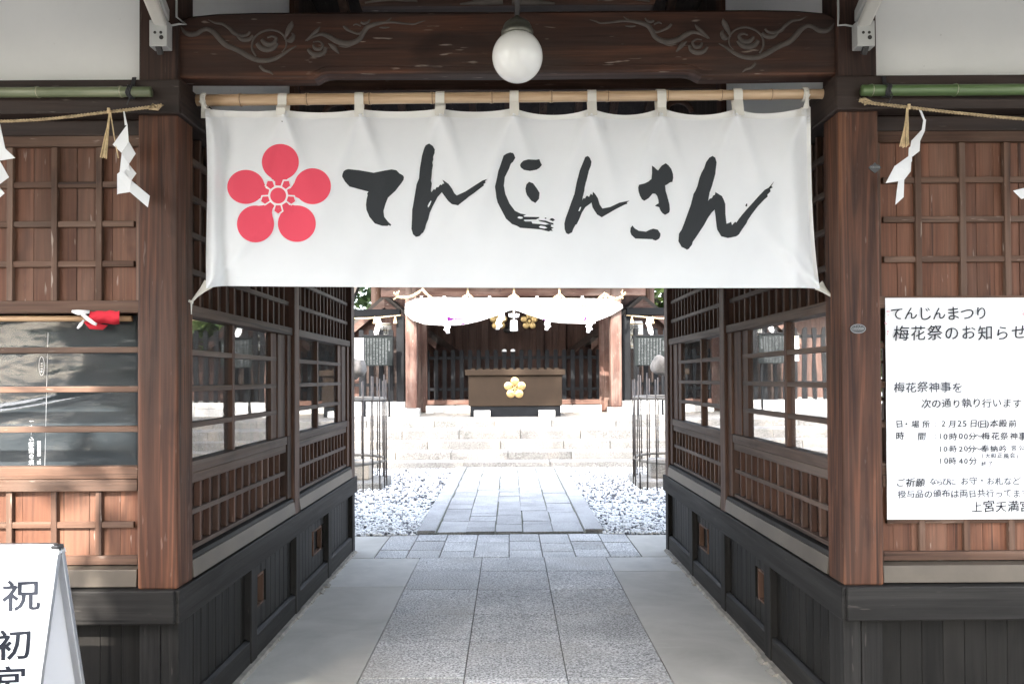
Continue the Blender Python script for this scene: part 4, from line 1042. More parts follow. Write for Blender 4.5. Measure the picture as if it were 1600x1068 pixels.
# ------------------------------------------------------------------ notice on the right wing
YN = 3.304
NOT = thing('paper_notice', 'large white paper notice with handwritten grey lines pinned to the right wing', 'notice', P(1500, 811, YN))
q = [P(1383, 465.5, YN), P(1655, 465, YN), P(1655, 810, YN), P(1386, 811, YN)]
mb = MB(); NXn, NYn = 24, 30
for j in range(NYn + 1):
    for i in range(NXn + 1):
        u, v = i / NXn, j / NYn
        p = q[0].lerp(q[1], u).lerp(q[3].lerp(q[2], u), v)
        e = min(u, 1 - u, v, 1 - v)
        p.y += -0.0035 * max(0, mnoise.noise(Vector((u * 4, v * 4, 2)))) - (0.004 * max(0, .04 - e) / .04 * max(0, mnoise.noise(Vector((u * 9, v * 9, 5)))))
        mb.V.append(tuple(p)); mb.R.append(.5)
for j in range(NYn):
    for i in range(NXn):
        a = j * (NXn + 1) + i; mb.F.append((a, a + 1, a + NXn + 2, a + NXn + 1)); mb.M.append(0)
mb.build('sheet', cloth('notice_paper', (0.83, 0.83, 0.84), 0.08, 0.7), NOT, smooth=True)
fnN = lambda x, y: P(x, y, YN - 0.0095)
INK1 = simple('grey_ink', (0.030, 0.032, 0.038), 1.0, var=0.3, scale=60, spec=0.0)
INK2 = simple('faint_ink', (0.055, 0.060, 0.072), 1.0, var=0.3, scale=60, spec=0.0)
INK3 = simple('dark_ink', (0.016, 0.017, 0.021), 1.0, var=0.3, scale=60, spec=0.0)
def line(mb, text, x0, x1, y, h, slope=-0.004, sq=1.0, mi=0):
    n_ = len(text)
    for i, ch in enumerate(text):
        if ch in ' 　': continue
        x = x0 + (x1 - x0) * i / max(1, n_ - 1)
        put_glyph(mb, ch, fnN, x, y + slope * (x - x0) + rnd.uniform(-.8, .8), h, jit=0.06, squeeze=sq, mi=mi)
mb = MB()
line(mb, 'てんじんまつり', 1401, 1533, 490, 23)
line(mb, '梅花祭のお知らせ', 1408, 1592, 520, 25)
line(mb, '梅花祭神事を', 1405, 1496, 605, 17, mi=1)
line(mb, '次の通り執り行います', 1447, 1589, 630, 15.5)
def chars(mb, items, y, h, mi):
    for ch, x in items: put_glyph(mb, ch, fnN, x, y - .004 * (x - 1400) + rnd.uniform(-.5, .5), h * rnd.uniform(.95, 1.05), jit=0.05, mi=mi)
chars(mb, (('日', 1405), ('・', 1416), ('場', 1430), ('所', 1447), (':', 1462)), 662, 13, 0)
chars(mb, (('2', 1474), ('月', 1488), ('2', 1499), ('5', 1507), ('日', 1521), ('(', 1529), ('日', 1536), (')', 1543), ('本', 1553), ('殿', 1567), ('前', 1582)), 662, 13.5, 0)
chars(mb, (('時', 1406), ('間', 1440), (':', 1462)), 681, 13, 0)
chars(mb, (('1', 1469), ('0', 1477), ('時', 1489), ('0', 1501), ('0', 1509), ('分', 1519), ('〜', 1529), ('梅', 1540), ('花', 1555), ('祭', 1569), ('神', 1584), ('事', 1598)), 681.5, 13, 0)
chars(mb, (('1', 1469), ('0', 1477), ('時', 1489), ('2', 1501), ('0', 1509), ('分', 1518), ('〜', 1528), ('奉', 1539), ('納', 1553), ('吟', 1567)), 701, 12.5, 0)
chars(mb, (('宮', 1584), ('公', 1596), ('司', 1607)), 699.5, 9, 1)
chars(mb, (('(', 1535), ('大', 1543), ('和', 1552), ('正', 1562), ('風', 1572), ('会', 1582), (')', 1589)), 712, 8.5, 1)
chars(mb, (('1', 1469), ('0', 1478), ('時', 1488), ('4', 1501), ('0', 1509), ('分', 1520)), 720, 12.5, 0)
chars(mb, (('終', 1537), ('了', 1547)), 725, 8.5, 1)
line(mb, 'ご祈願', 1407, 1438, 753, 14.5); line(mb, 'ならびに', 1458, 1488, 752, 12, mi=1); line(mb, 'お守・お札など', 1507, 1588, 751, 13.5, mi=1)
line(mb, '授与品の頒布は両日共行ってます', 1409, 1602, 771, 13.5, mi=1)
line(mb, '上宮天満宮', 1526, 1602, 791, 19, mi=2)
_V = list(mb.V); _n = len(_V)
mb.V += [(x + .0011, y - .0004, z - .0006) for x, y, z in _V]; mb.R += list(mb.R); mb.F += [tuple(i + _n for i in f) for f in mb.F]; mb.M += list(mb.M)
mb.build('handwriting', [INK1, INK2, INK3], NOT, normals=False)
mb = MB()
for x, y in ((1387, 490), (1385, 504), (1387, 519), (1597, 487), (1600, 492)):
    for k in range(3):
        xx, yy_ = x + rnd.uniform(-2, 2), y + rnd.uniform(-4, 4); mb.add([fnN(xx - 1, yy_ - 1), fnN(xx + 1, yy_ - 1.3), fnN(xx + 1.2, yy_ + .8), fnN(xx - .6, yy_ + 1)], [(0, 1, 2, 3)])
mb.build('pink_specks', simple('pink_ink', (0.75, 0.42, 0.45), 0.7), NOT, normals=False)

# ------------------------------------------------------------------ plaques on the right post
PLQ = simple('plaque_metal', (0.05, 0.051, 0.052), 0.6, 0.1, 0.2, 30)
PLL = simple('plaque_silver', (0.22, 0.225, 0.225), 0.5, 0.3, 0.15, 30)
c = P(1366.5, 262, YF); kx_ = YF / F_PX
T = thing('name_plaque', 'small dark diamond shaped metal plaque nailed high on the right post', 'plaque', (c.x, YF, c.z))
dia = [(-10, 0), (-6.5, -3.5), (-3, -4.5), (0, -8), (3, -4.5), (6.5, -3.5), (10, 0), (6.5, 4), (0, 9), (-6.5, 4)]
mb = MB(); mb.prism([(c.x + x * kx_, YF - .0005, c.z - y * kx_) for x, y in dia], (0, -.004, 0)); mb.build('plate', PLQ, T)
mb = MB()
for i in range(5): put_glyph(mb, '大阪火災会'[i], lambda x, y: Vector((c.x + x * kx_, YF - .0052, c.z + y * -kx_)), (i - 2) * 3.1, -0.5, 3.6)
mb.build('lettering', PLL, T, normals=False)
c2 = P(1340, 513.5, YF)
T = thing('name_plaque', 'small oval silver metal plaque nailed to the right post beside the notice', 'plaque', (c2.x, YF, c2.z))
ov = lambda rx_, ry_, y0: [(c2.x + rx_ * kx_ * math.cos(t), y0, c2.z + ry_ * kx_ * math.sin(t)) for t in [i * math.pi / 14 for i in range(28)]]
mb = MB(); mb.prism(ov(12.4, 7.6, YF - .0005), (0, -.004, 0)); mb.build('plate', PLQ, T)
mb = MB(); mb.tube([Vector(p) for p in ov(11.6, 6.8, YF - .005)] + [Vector(ov(11.6, 6.8, YF - .005)[0])], .0012, 5)
for i in range(6): put_glyph(mb, '日本共済保険'[i], lambda x, y: Vector((c2.x + x * kx_, YF - .0058, c2.z + y * -kx_)), (i - 2.5) * 3.0, 0, 4.4)
for i in range(3): mb.prism([(c2.x + (i - 1) * 4 * kx_ - .002, YF - .0046, c2.z + 4.5 * kx_), (c2.x + (i - 1) * 4 * kx_ + .002, YF - .0046, c2.z + 4.5 * kx_), (c2.x + (i - 1) * 4 * kx_, YF - .0046, c2.z + 3 * kx_)], (0, -.001, 0))
mb.build('lettering', PLL, T, normals=False)
T = thing('paper_scrap', 'torn white scrap of paper stuck to the boards under the notice', 'scrap', P(1560, 835, 3.35))
mb = MB(); mb.prism([P(x, y, 3.349) for x, y in ((1556, 842), (1558, 832), (1559, 829), (1563, 828.5), (1563, 834), (1565, 841), (1563.5, 841.5), (1561, 835.5), (1559, 836), (1558, 842))], (0, .001, 0)); mb.build('torn_paper', PAPER, T)

# ------------------------------------------------------------------ left window: plastic sheet, pale pole, rolled red cloth
YP = 3.362
PLS = thing('plastic_sheet', 'clear wrinkled plastic sheet stretched behind the rails of the left window', 'plastic sheet', P(80, 727, YP))
mb = MB(); NXp, NYp = 150, 90
for j in range(NYp + 1):
    for i in range(NXp + 1):
        x, y = -260 + 472 * i / NXp, 500 + 229 * j / NYp
        d = 0.0022 * mnoise.noise(Vector((x * .012 + y * .008, y * .03, 1))) + .0005 * mnoise.noise(Vector((x * .05, y * .12, 4)))
        yc = 645 - (x + 10) * 0.16 - 8 * (x / 200.0) ** 2
        wd = 6.5 + max(0, (60 - x)) * .02
        if x < 175: d += .0125 * math.exp(-((y - yc) / wd) ** 2) * min(1, max(0, (175 - x) / 60))
        mb.V.append(tuple(P(x, y, YP - d))); mb.R.append(.5)
for j in range(NYp):
    for i in range(NXp):
        a = j * (NXp + 1) + i; mb.F.append((a, a + 1, a + NXp + 2, a + NXp + 1)); mb.M.append(0)
mb.build('film', M_plastic(), PLS, smooth=True)
fnP = lambda x, y: P(x, y, YP - .018)
PRT = simple('white_print', (0.62, 0.64, 0.66), 0.6, var=0.1)
mb = MB()
def vtext(t, x, y0, step, h):
    for i, ch in enumerate(t): put_glyph(mb, ch, fnP, x, y0 - i * step, h, rot=math.pi / 2)
vtext('法の透明シート!', 49, 722, 9.2, 8.6); vtext('置、快適空間', 61, 722, 6.2, 6.0)
vtext('MEIK', 65, 580, 4.3, 4.2)
ring = [(65 + 4.2 * math.sin(t), 571 - 14 * math.cos(t) * (1 if math.cos(t) > 0 else 1.1)) for t in [i * math.pi / 12 for i in range(25)]]
mb.tube([fnP(x, y) for x, y in ring], .0009, 4)
mb.tube([fnP(75, 520), fnP(73, 600), fnP(70, 727)], .0006, 4)
mb.build('printing', PRT, PLS, normals=False)
mb = MB(); mb.tube([P(-300, 498, 3.348), P(60, 497.5, 3.348), P(206, 497.5, 3.348)], .0125, 14)
tag(mb.build('curtain_rod', W_pale('X'), None, smooth=True), 'pale round wooden rod across the top of the left window', 'rod')
RC = thing('rolled_cloth', 'bundle of red and white cloth rolled over the rod in the left window', 'cloth', P(160, 515, 3.33))
REDC = cloth('red_cloth', (0.62, 0.035, 0.055), 0.2, 0.8)
mb = MB(); vs = []; nu, nv = 16, 16
for j in range(nv + 1):
    for i in range(nu + 1):
        u, v = i / nu, j / nv
        x = 137 + 49.5 * u + 3 * (1 - u) * math.sin(v * 5); y = 480 + (28 - 3 * u + 1.5 * math.sin(u * 9)) * v
        d = .036 * math.sin(math.pi * min(1, v * 1.02)) ** .6 + .004 * mnoise.noise(Vector((u * 5, v * 5, 9)))
        vs.append(P(x, y, 3.335 - d))
fs = [(j * (nu + 1) + i, j * (nu + 1) + i + 1, (j + 1) * (nu + 1) + i + 1, (j + 1) * (nu + 1) + i) for j in range(nv) for i in range(nu)]
mb.add(vs, fs); mb.prism([P(x, y, 3.322) for x, y in ((130, 502), (150, 505), (168, 508), (160, 515), (140, 514))], (0, .004, 0))
mb.prism([P(x, y, 3.318) for x, y in ((90, 484), (112, 484), (110, 487), (98, 486.5))], (0, .01, 0))
mb.build('red_roll', REDC, RC, smooth=True)
mb = MB()
for st, wd in (([(128, 490), (136, 497), (145, 504), (151, 507)], [.007, .009, .008, .006]), ([(131, 500), (126, 507), (121, 513)], [.004, .008, .004]), ([(112, 486), (122, 488), (140, 487)], [.005, .012, .006])):
    mb.tube([P(x, y, 3.296) for x, y in st], wd, 8, flat=.3)
mb.build('white_tie', cloth('tie_white', (0.76, 0.74, 0.74), .2), RC, smooth=True)

# ------------------------------------------------------------------ A-frame sign at the lower left
AT = thing('folding_sign', 'white folding board with grey brush characters standing before the left wing', 'sign', (-1.9, 2.7, 0))
def aframe(front):
    yt = 2.70; yb_ = 2.46 if front else 2.95; zt = 0.957
    return lambda x, z, off=0: Vector((x, yt + (yb_ - yt) * (1 - z / zt) + (-off if front else off), z))
xR = P(96.5, 850, 2.7).x; xL = xR - 0.62
fA, bA = aframe(True), aframe(False)
ALU = simple('aluminium', (0.62, 0.63, 0.65), 0.28, 0.85, 0.06)
WPL = simple('white_panel', (0.82, 0.82, 0.84), 0.35, var=0.03)
for f, nm in ((fA, 'front_board'), (bA, 'rear_board')):
    mb = MB(); z0, z1 = .06, .935
    mb.hexa([f(xL + .02, z0, -.004), f(xR - .024, z0, -.004), f(xR - .024, z0, .008), f(xL + .02, z0, .008)], [f(xL + .02, z1, -.004), f(xR - .024, z1, -.004), f(xR - .024, z1, .008), f(xL + .02, z1, .008)])
    bo = mb.build(nm, WPL, AT)
    mb = MB(); R_ = .03
    path = [(xL, .0), (xL, .95 - R_)] + [(xL + R_ - R_ * math.cos(t), .95 - R_ + R_ * math.sin(t)) for t in [i * math.pi / 12 for i in range(1, 7)]]
    path += [(xR - R_ + R_ * math.sin(t), .95 - R_ + R_ * math.cos(t)) for t in [i * math.pi / 12 for i in range(0, 7)]] + [(xR, .0)]
    vs = []
    cx_ = (xL + xR) / 2
    for (x, z) in path:
        t_ = 0.026
        xi = x + (t_ if x < cx_ - .2 else -t_ if x > cx_ + .2 else 0); zi = z - (t_ if z > .92 else 0)
        vs += [f(x, z, .012), f(xi, zi, .012), f(xi, zi, -.008), f(x, z, -.008)]
    n_ = len(path); fs = []
    for i in range(n_ - 1):
        for j in range(4): fs.append((4 * i + j, 4 * i + (j + 1) % 4, 4 * i + 4 + (j + 1) % 4, 4 * i + 4 + j))
    mb.add(vs, fs + [(0, 1, 2, 3), (4 * n_ - 4, 4 * n_ - 3, 4 * n_ - 2, 4 * n_ - 1)]); mb.build('frame', ALU, AT, bevel=.003)
    if nm == 'front_board':
        mb = MB(); mbt = MB()
        for i, (ch, px_, py_) in enumerate((('祝', 33, 930), ('初', 21, 1007), ('宮', 13, 1064))):
            def onb(x, y):
                r0 = ray(x, y); zt = .957; k_ = (2.46 - 2.70)
                # intersect with the tilted board: Y = 2.70 + k*(1-z/zt) - .0105
                t_ = (2.70 + k_ - k_ * EYE / zt - .0105) / (r0.y + k_ * r0.z / zt)
                return Vector((r0.x * t_, r0.y * t_, EYE + r0.z * t_))
            put_glyph(mb, ch, onb, px_, py_, 50, jit=.03, squeeze=1.22, bold=.016)
        mb.build('lettering', simple('slate_ink', (0.020, 0.022, 0.028), 1.0, spec=0.0), bo, normals=False)
mb = MB(); mb.tube([fA(xR - .012, .36, -.012), bA(xR - .012, .36, -.012)], .006, 6); mb.tube([fA(xL + .012, .36, -.012), bA(xL + .012, .36, -.012)], .006, 6); mb.build('stay_bar', simple('dark_metal', (0.045, 0.043, 0.042)), AT)
for x in (xL + .015, xR - .015):
    mb = MB(); mb.box(x - .014, x + .014, 2.682, 2.718, .91, .947); mb.build('hinge', simple('black_plastic', (0.03, 0.03, 0.032), 0.4), AT, bevel=.005)

# ================================================================== the shrine hall at the back
XC, YH, ZP = 0.09, 17.2, 0.685
HALL = thing('shrine_hall', 'open fronted wooden worship hall on stone blocks at the top of the steps', 'shrine', (XC, YH, ZP))
WST = granite('white_stone', (0.56, 0.55, 0.52), (0.42, 0.41, 0.38), (0.70, 0.69, 0.66), 70, 0.05, 0.8)
for s in (-1, 1):
    x = XC + s * 2.2
    mb = MB(); mb.box(x - .125, x + .125, YH - .125, YH + .125, ZP + .17, 3.75); po = mb.build('post', W_shrine('Z'), HALL, bevel=0.035)
    mb = MB(); mb.box(x - .17, x + .17, YH - .17, YH + .17, ZP - .005, ZP + .17); mb.build('plinth', WST, po, bevel=0.01)
    x = XC + s * 2.15
    mb = MB(); mb.box(x - .12, x + .12, 18.75, 18.98, ZP + .02, 4.2); mb.build('post', W_shrine('Z'), HALL, bevel=0.02)
    for x2 in (3.3,):
        mb = MB(); mb.tube([(XC + s * (x2 + .05), 19.6, ZP), (XC + s * (x2 + .05), 19.6, 4.3)], .14, 18); mb.build('post', W_bar('Z'), HALL, smooth=True)
mb = MB(); mb.box(XC - 2.85, XC + 2.85, YH - .10, YH + .09, 3.255, 3.47); mb.build('front_beam', W_shrine('X'), HALL, bevel=0.01)
mb = MB(); mb.box(XC - 2.6, XC + 2.6, YH - .07, YH + .07, 3.56, 3.72); mb.build('front_beam', W_shrine('X'), HALL, bevel=0.01)
mb = MB()
for i in range(26): mb.box(XC - 2.35 + i * .184, XC - 2.23 + i * .184, YH - .5, YH - .35, 3.50, 3.56)
mb.build('bracket_row', simple('white_block', (0.6, 0.6, 0.58), .7), HALL)
mb = MB(); mb.box(XC - 2.05, XC + 2.05, 18.78, 18.93, ZP + .19, ZP + .30); mb.build('sill_beam', W_shrine('X'), HALL, bevel=0.006)
mb = MB()
for i in range(6): mb.box(XC - 2.06 + i * .69, XC - 1.38 + i * .69, 18.72, 18.97, ZP - .004, ZP + .17)
mb.build('foundation', WST, HALL, bevel=0.008)
mb = MB(); x = XC - 3.4
while x < XC + 3.4:
    w_ = rnd.uniform(.17, .24); mb.box(x, x + w_ - .006, 21.0 + rnd.uniform(-.004, .004), 21.06, ZP + .3, 4.6); x += w_
mb.box(XC - 3.5, XC + 3.5, 21.07, 21.12, ZP, 5.0); mb.build('back_wall', W_wall('Z'), HALL)
for x in (-1.42, -0.72, 0.72, 1.30):
    mb = MB(); mb.box(XC + x - .09, XC + x + .09, 20.9, 20.99, ZP + .3, 4.6); mb.build('wall_stud', W_wall('Z'), HALL, bevel=0.004)
for s in (-1, 1):
    mb = MB(); z = ZP
    while z < 4.4: mb.box(XC + s * 2.06, XC + s * 2.10, 19.0, 21.0, z, z + .178); z += .18
    mb.build('side_wall', W_wall('Y'), HALL)
    mb = MB(); mb.hexa([(XC + s * 2.05, 18.99, 2.52), (XC + s * 1.35, 20.7, 2.0), (XC + s * 1.35, 20.8, 2.0), (XC + s * 2.05, 19.1, 2.52)], [(XC + s * 2.05, 18.99, 2.70), (XC + s * 1.35, 20.7, 2.18), (XC + s * 1.35, 20.8, 2.18), (XC + s * 2.05, 19.1, 2.70)])
    mb.build('stair_rail', W_dark('Y'), HALL)
mb = MB(); mb.box(XC - 3.6, XC + 3.6, 20.0, 21.0, ZP + .0, ZP + .32); mb.build('inner_floor', W_wall('X'), HALL)
mb = MB()
for (y0, z0, y1, z1) in ((16.1, 4.15, 19.0, 5.6), (19.0, 5.6, 22.4, 4.2)):
    mb.hexa([(XC - 4.2, y0, z0), (XC + 4.2, y0, z0), (XC + 4.2, y0, z0 + .25), (XC - 4.2, y0, z0 + .25)], [(XC - 4.2, y1, z1), (XC + 4.2, y1, z1), (XC + 4.2, y1, z1 + .25), (XC - 4.2, y1, z1 + .25)])
mb.build('roof', simple('bark_roof', (0.045, 0.038, 0.032), 0.95), HALL)
GOLD = simple('gold_leaf', (0.62, 0.44, 0.20), 0.36, 1.0, 0.12, 30)
def crest(mb, c, r_, thick=.03):
    c = Vector(c)
    for k in range(5):
        a = math.radians(90 + 72 * k); p = c + Vector((math.cos(a), 0, math.sin(a))) * r_ * .62
        n_ = 16; R_ = r_ * .385; rings = [(1, 0), (.97, .5), (.8, .8), (.4, 1.0)]
        vs = [p + Vector((R_ * q * math.cos(2 * math.pi * j / n_), -thick * h, R_ * q * math.sin(2 * math.pi * j / n_))) for q, h in rings for j in range(n_)]
        fs = [(i * n_ + j, i * n_ + (j + 1) % n_, (i + 1) * n_ + (j + 1) % n_, (i + 1) * n_ + j) for i in range(3) for j in range(n_)] + [tuple(range(3 * n_, 4 * n_))]
        mb.add(vs, fs)
        a2 = a + math.radians(36); e = c + Vector((math.cos(a2), 0, math.sin(a2))) * r_ * .34
        mb.tube([c + Vector((0, -thick * .6, 0)), e + Vector((0, -thick * .8, 0))], r_ * .035, 6); mb.tube([e + Vector((0, -thick * 1.1, 0)), e], r_ * .07, 8)
    mb.tube([c, c + Vector((0, -thick, 0))], r_ * .16, 14)
for xx in (-1, 1):
    mb = MB(); p = P(803 + xx * 24, 501, 20.88); crest(mb, p, .24); mb.build('plum_crest', GOLD, HALL, smooth=False)
mb = MB(); p = P(795, 517, 20.5); mb.lathe([(.03, 0), (.12, .02), (.15, .09), (.10, .16), (.02, .18)], p - Vector((0, 0, .06)), 16); mb.tube([p + Vector((0, 0, .1)), (p.x, p.y, 4.4)], .02, 6)
tag(mb.build('hanging_lantern', simple('dark_metal', (0.045, 0.043, 0.042)), None, smooth=True), 'small dark round lantern hanging inside the worship hall behind the tassel', 'lantern')
# picket fence inside the hall
BLK = simple('black_paint', (0.0065, 0.007, 0.008), 0.6, var=0.3, scale=6, spec=0.12)
def picket_fence(T, xs_, Y, z0, z1, w_, rails, caps=()):
    mb = MB()
    for z in rails: mb.box(min(xs_) - .08, max(xs_) + .08, Y + .02, Y + .05, z - .035, z + .035)
    mb.build('rail', BLK, T, bevel=.003)
    for k, x in enumerate(xs_):
        mb = MB(); mb.prism([(x - w_ / 2, Y - .015, z0), (x + w_ / 2, Y - .015, z0), (x + w_ / 2, Y - .015, z1 - .03), (x + w_ * .25, Y - .015, z1), (x - w_ * .25, Y - .015, z1), (x - w_ / 2, Y - .015, z1 - .03)], (0, .034, 0))
        if k in caps: mb.prism([(x - w_ * .55, Y - .019, z1 - .045), (x + w_ * .55, Y - .019, z1 - .045), (x + w_ * .5, Y - .019, z1 - .005), (x + w_ * .2, Y - .019, z1 + .012), (x - w_ * .2, Y - .019, z1 + .012), (x - w_ * .5, Y - .019, z1 - .005)], (0, .042, 0), 1)
        mb.build('picket', [BLK, simple('white_cap', (0.6, 0.6, 0.6), .6)], T, bevel=.003)
YPF = 18.86
T = thing('picket_fence', 'black picket fence across the worship hall behind the offertory box', 'fence', (XC, YPF, ZP + .3))
pxs = [668 + 13.35 * i for i in range(21)]
picket_fence(T, [P(x, 590, YPF).x for x in pxs], YPF, ZP + .20, P(800, 546, YPF).z, .098, (P(800, 558.5, YPF).z, ZP + .55), (9, 10))
# offertory box
YO = 16.75
BOXM = simple('bronze_brown', (0.0225, 0.0145, 0.0088), 0.7, 0.0, 0.12, 4, spec=0.12)
T = thing('offertory_box', 'wide brown offertory box with a gold plum crest in front of the hall', 'offertory box', (XC, YO, ZP))
xl, xr = P(732, 600, YO).x, P(878, 600, YO).x
zb, zl, zt_ = P(800, 634, YO).z, P(800, 586, YO).z, P(800, 577, YO).z
mb = MB(); mb.box(xl, xr, YO, YO + .8, zb, zl); mb.build('body', BOXM, T, bevel=.008)
mb = MB(); mb.box(xl - .07, xr + .07, YO - .06, YO + .86, zl + .001, zt_); mb.build('lid', BOXM, T, bevel=.008)
mb = MB()
for i in range(12): mb.box(xl + .05 + i * .16, xl + .14 + i * .16, YO - .02, YO + .8, zt_ + .001, zt_ + .03)
mb.build('slats', BOXM, T)
mb = MB(); mb.box(xl + .03, xr - .03, YO + .03, YO + .77, ZP + .005, zb - .001); mb.build('base_frame', BLK, T)
mb = MB(); crest(mb, (P(804.5, 606, YO).x, YO - .001, P(804.5, 606, YO).z), .235, .035); mb.build('plum_crest', GOLD, T)
for x in (753.5, 854.5):
    p = P(x, 646, YO - .1); mb = MB(); mb.box(p.x - .17, p.x + .17, YO - .17, YO + .02, ZP + .002, ZP + .135); mb.build('foot_block', WST, T, bevel=.008)

# white curtain, rope and paper streamers on the hall
YCU = YH - .24
CUR = thing('hall_curtain', 'white ceremonial curtain with purple print swagged across the front of the hall', 'curtain', (XC, YCU, 2.6))
cb = [(633, 490), (645, 500), (664, 506.5), (700, 508.5), (722, 507.5), (750, 501), (775, 493), (795, 485.5), (803, 483.5), (811, 486), (835, 494.5), (858, 502), (880, 504.5), (915, 505.5), (935, 500), (955, 492), (973, 481)]
def cut_(x): return interp([(633, 474), (650, 466.5), (673, 464.5), (950, 466.5), (960, 469), (973, 476)], x)
def cbt(x): return interp(cb, x)
def cu_pt(x, y, off=0):
    g = .05 * math.sin((x - 633) * .11) * max(0, (y - 466) / 40.) + .05 * mnoise.noise(Vector((x * .03, y * .04, 2)))
    return P(x, y, YCU - g - off)
mb = MB(); n1, n2 = 120, 16
for j in range(n2 + 1):
    for i in range(n1 + 1):
        x = 633 + 340 * i / n1; v = j / n2; mb.V.append(tuple(cu_pt(x, cut_(x) + (cbt(x) - cut_(x)) * v))); mb.R.append(.5)
for j in range(n2):
    for i in range(n1):
        a = j * (n1 + 1) + i; mb.F.append((a, a + 1, a + n1 + 2, a + n1 + 1)); mb.M.append(0)
mb.build('cloth', cloth('curtain_cloth', (0.80, 0.80, 0.80), .25), CUR, smooth=True)
mb = MB()
for x in (658.5, 694, 729, 765, 803, 839, 874, 910, 946):
    a, b_ = cu_pt(x - 2, 462.5, .01), cu_pt(x + 2, 469, .01); mb.box(a.x, b_.x, a.y, a.y + .01, b_.z, a.z)
mb.build('tabs', cloth('curtain_cloth', (0.8, .8, .8)), CUR)
PUR = simple('purple_print', (0.07, 0.009, 0.08), 1.0, spec=0.0)
mb = MB()
for st in ([(694, 493), (702, 495.5), (706, 497), (714, 497), (707, 501), (698, 502.5), (698, 498)], [(716, 507.5), (729, 504), (730, 506), (722, 508)], [(711, 498), (733, 498.3), (731, 500), (712, 500.5)], [(912, 493), (916, 497), (914, 502), (909, 503), (913, 498)], [(846, 497), (853, 499), (850, 501)]):
    mb.add([cu_pt(x, y, 0) + Vector((0, -.13, 0)) for x, y in st], [tuple(range(len(st)))])
mb.build('purple_pattern', PUR, CUR, normals=False)
mb = MB(); q = []
hooks = [(621, 463), (660, 452), (731, 459), (803, 459), (874, 459), (945, 458), (972, 463)]
dips = [None, 480, 478, 478, 477, None]
for k in range(6):
    (a, ya), (b_, yb2) = hooks[k], hooks[k + 1]
    for i in range(12):
        t = i / 12; y = ya + (yb2 - ya) * t + (4 * t * (1 - t)) * ({1: 19.5, 2: 18.5, 3: 18.5, 4: 19}.get(k, 6)) ** 1.0
        q.append(P(a + (b_ - a) * t, y, YCU - .16))
q.append(P(*hooks[-1], YCU - .16)); rope(mb, q, .035, .16)
for (x, y) in hooks[2:5]: mb.tube([P(x, 448.5, YH - .11), P(x, 459, YCU - .16)], .022, 6)
for (x, y) in (hooks[0], hooks[-1]):
    for k in range(7): mb.tube([P(x, y, YCU - .16), P(x + rnd.uniform(-6, 4) * (1 if x < 800 else -1), y + rnd.uniform(-11, 6), YCU - .18 + rnd.uniform(-.05, .05))], .011, 5)
tag(mb.build('straw_rope', STRAW, None, smooth=True), 'thick pale straw rope looped in swags over the white hall curtain', 'rope')
HG = 'zigzag paper streamers on the hall curtain'
for (x, y, fl, lab) in ((697, 504, 1, 'white paper streamer under the hall curtain, first from the left post of the hall'), (781, 498, -1, 'white paper streamer under the hall curtain just left of the tassel'),
                        (857, 499, -1, 'white paper streamer under the hall curtain just right of the gold crest'), (922, 503, -1, 'white paper streamer under the hall curtain nearest the right post of the hall')):
    e = lambda dx_, dy_: (x + fl * dx_, y + dy_)
    streamer([[e(-7, -10), e(1, -10), e(2, 0), e(-8, 2)], [e(-6, 0), e(4, -1), e(7, 8), e(-1, 9)], [e(-1, 7), e(6, 7), e(4, 15), e(-4, 11)], [e(-3, 9), e(5, 10), e(6, 16), e(1, 17)]], lab, HG, YCU - .22, .05)
mb = MB(); p0 = P(803, 484, YCU - .1)
mb.tube([p0, P(803, 500, YCU - .1)], .018, 6)
for s in (-1, 1): mb.tube([P(803 + s * a, b_, YCU - .11) for a, b_ in ((0, 493), (4, 490.5), (7.5, 491), (7, 494.5), (3, 495), (0, 493))], .016, 6)
mb.lathe([(.06, 0), (.075, -.02), (.085, -.23), (.05, -.235)], P(803, 500, YCU - .1), 12)
tag(mb.build('tassel', cloth('tassel_cord', (0.8, .8, .8), .1), None, smooth=True), 'white tied cord tassel hanging at the middle of the hall curtain', 'tassel')

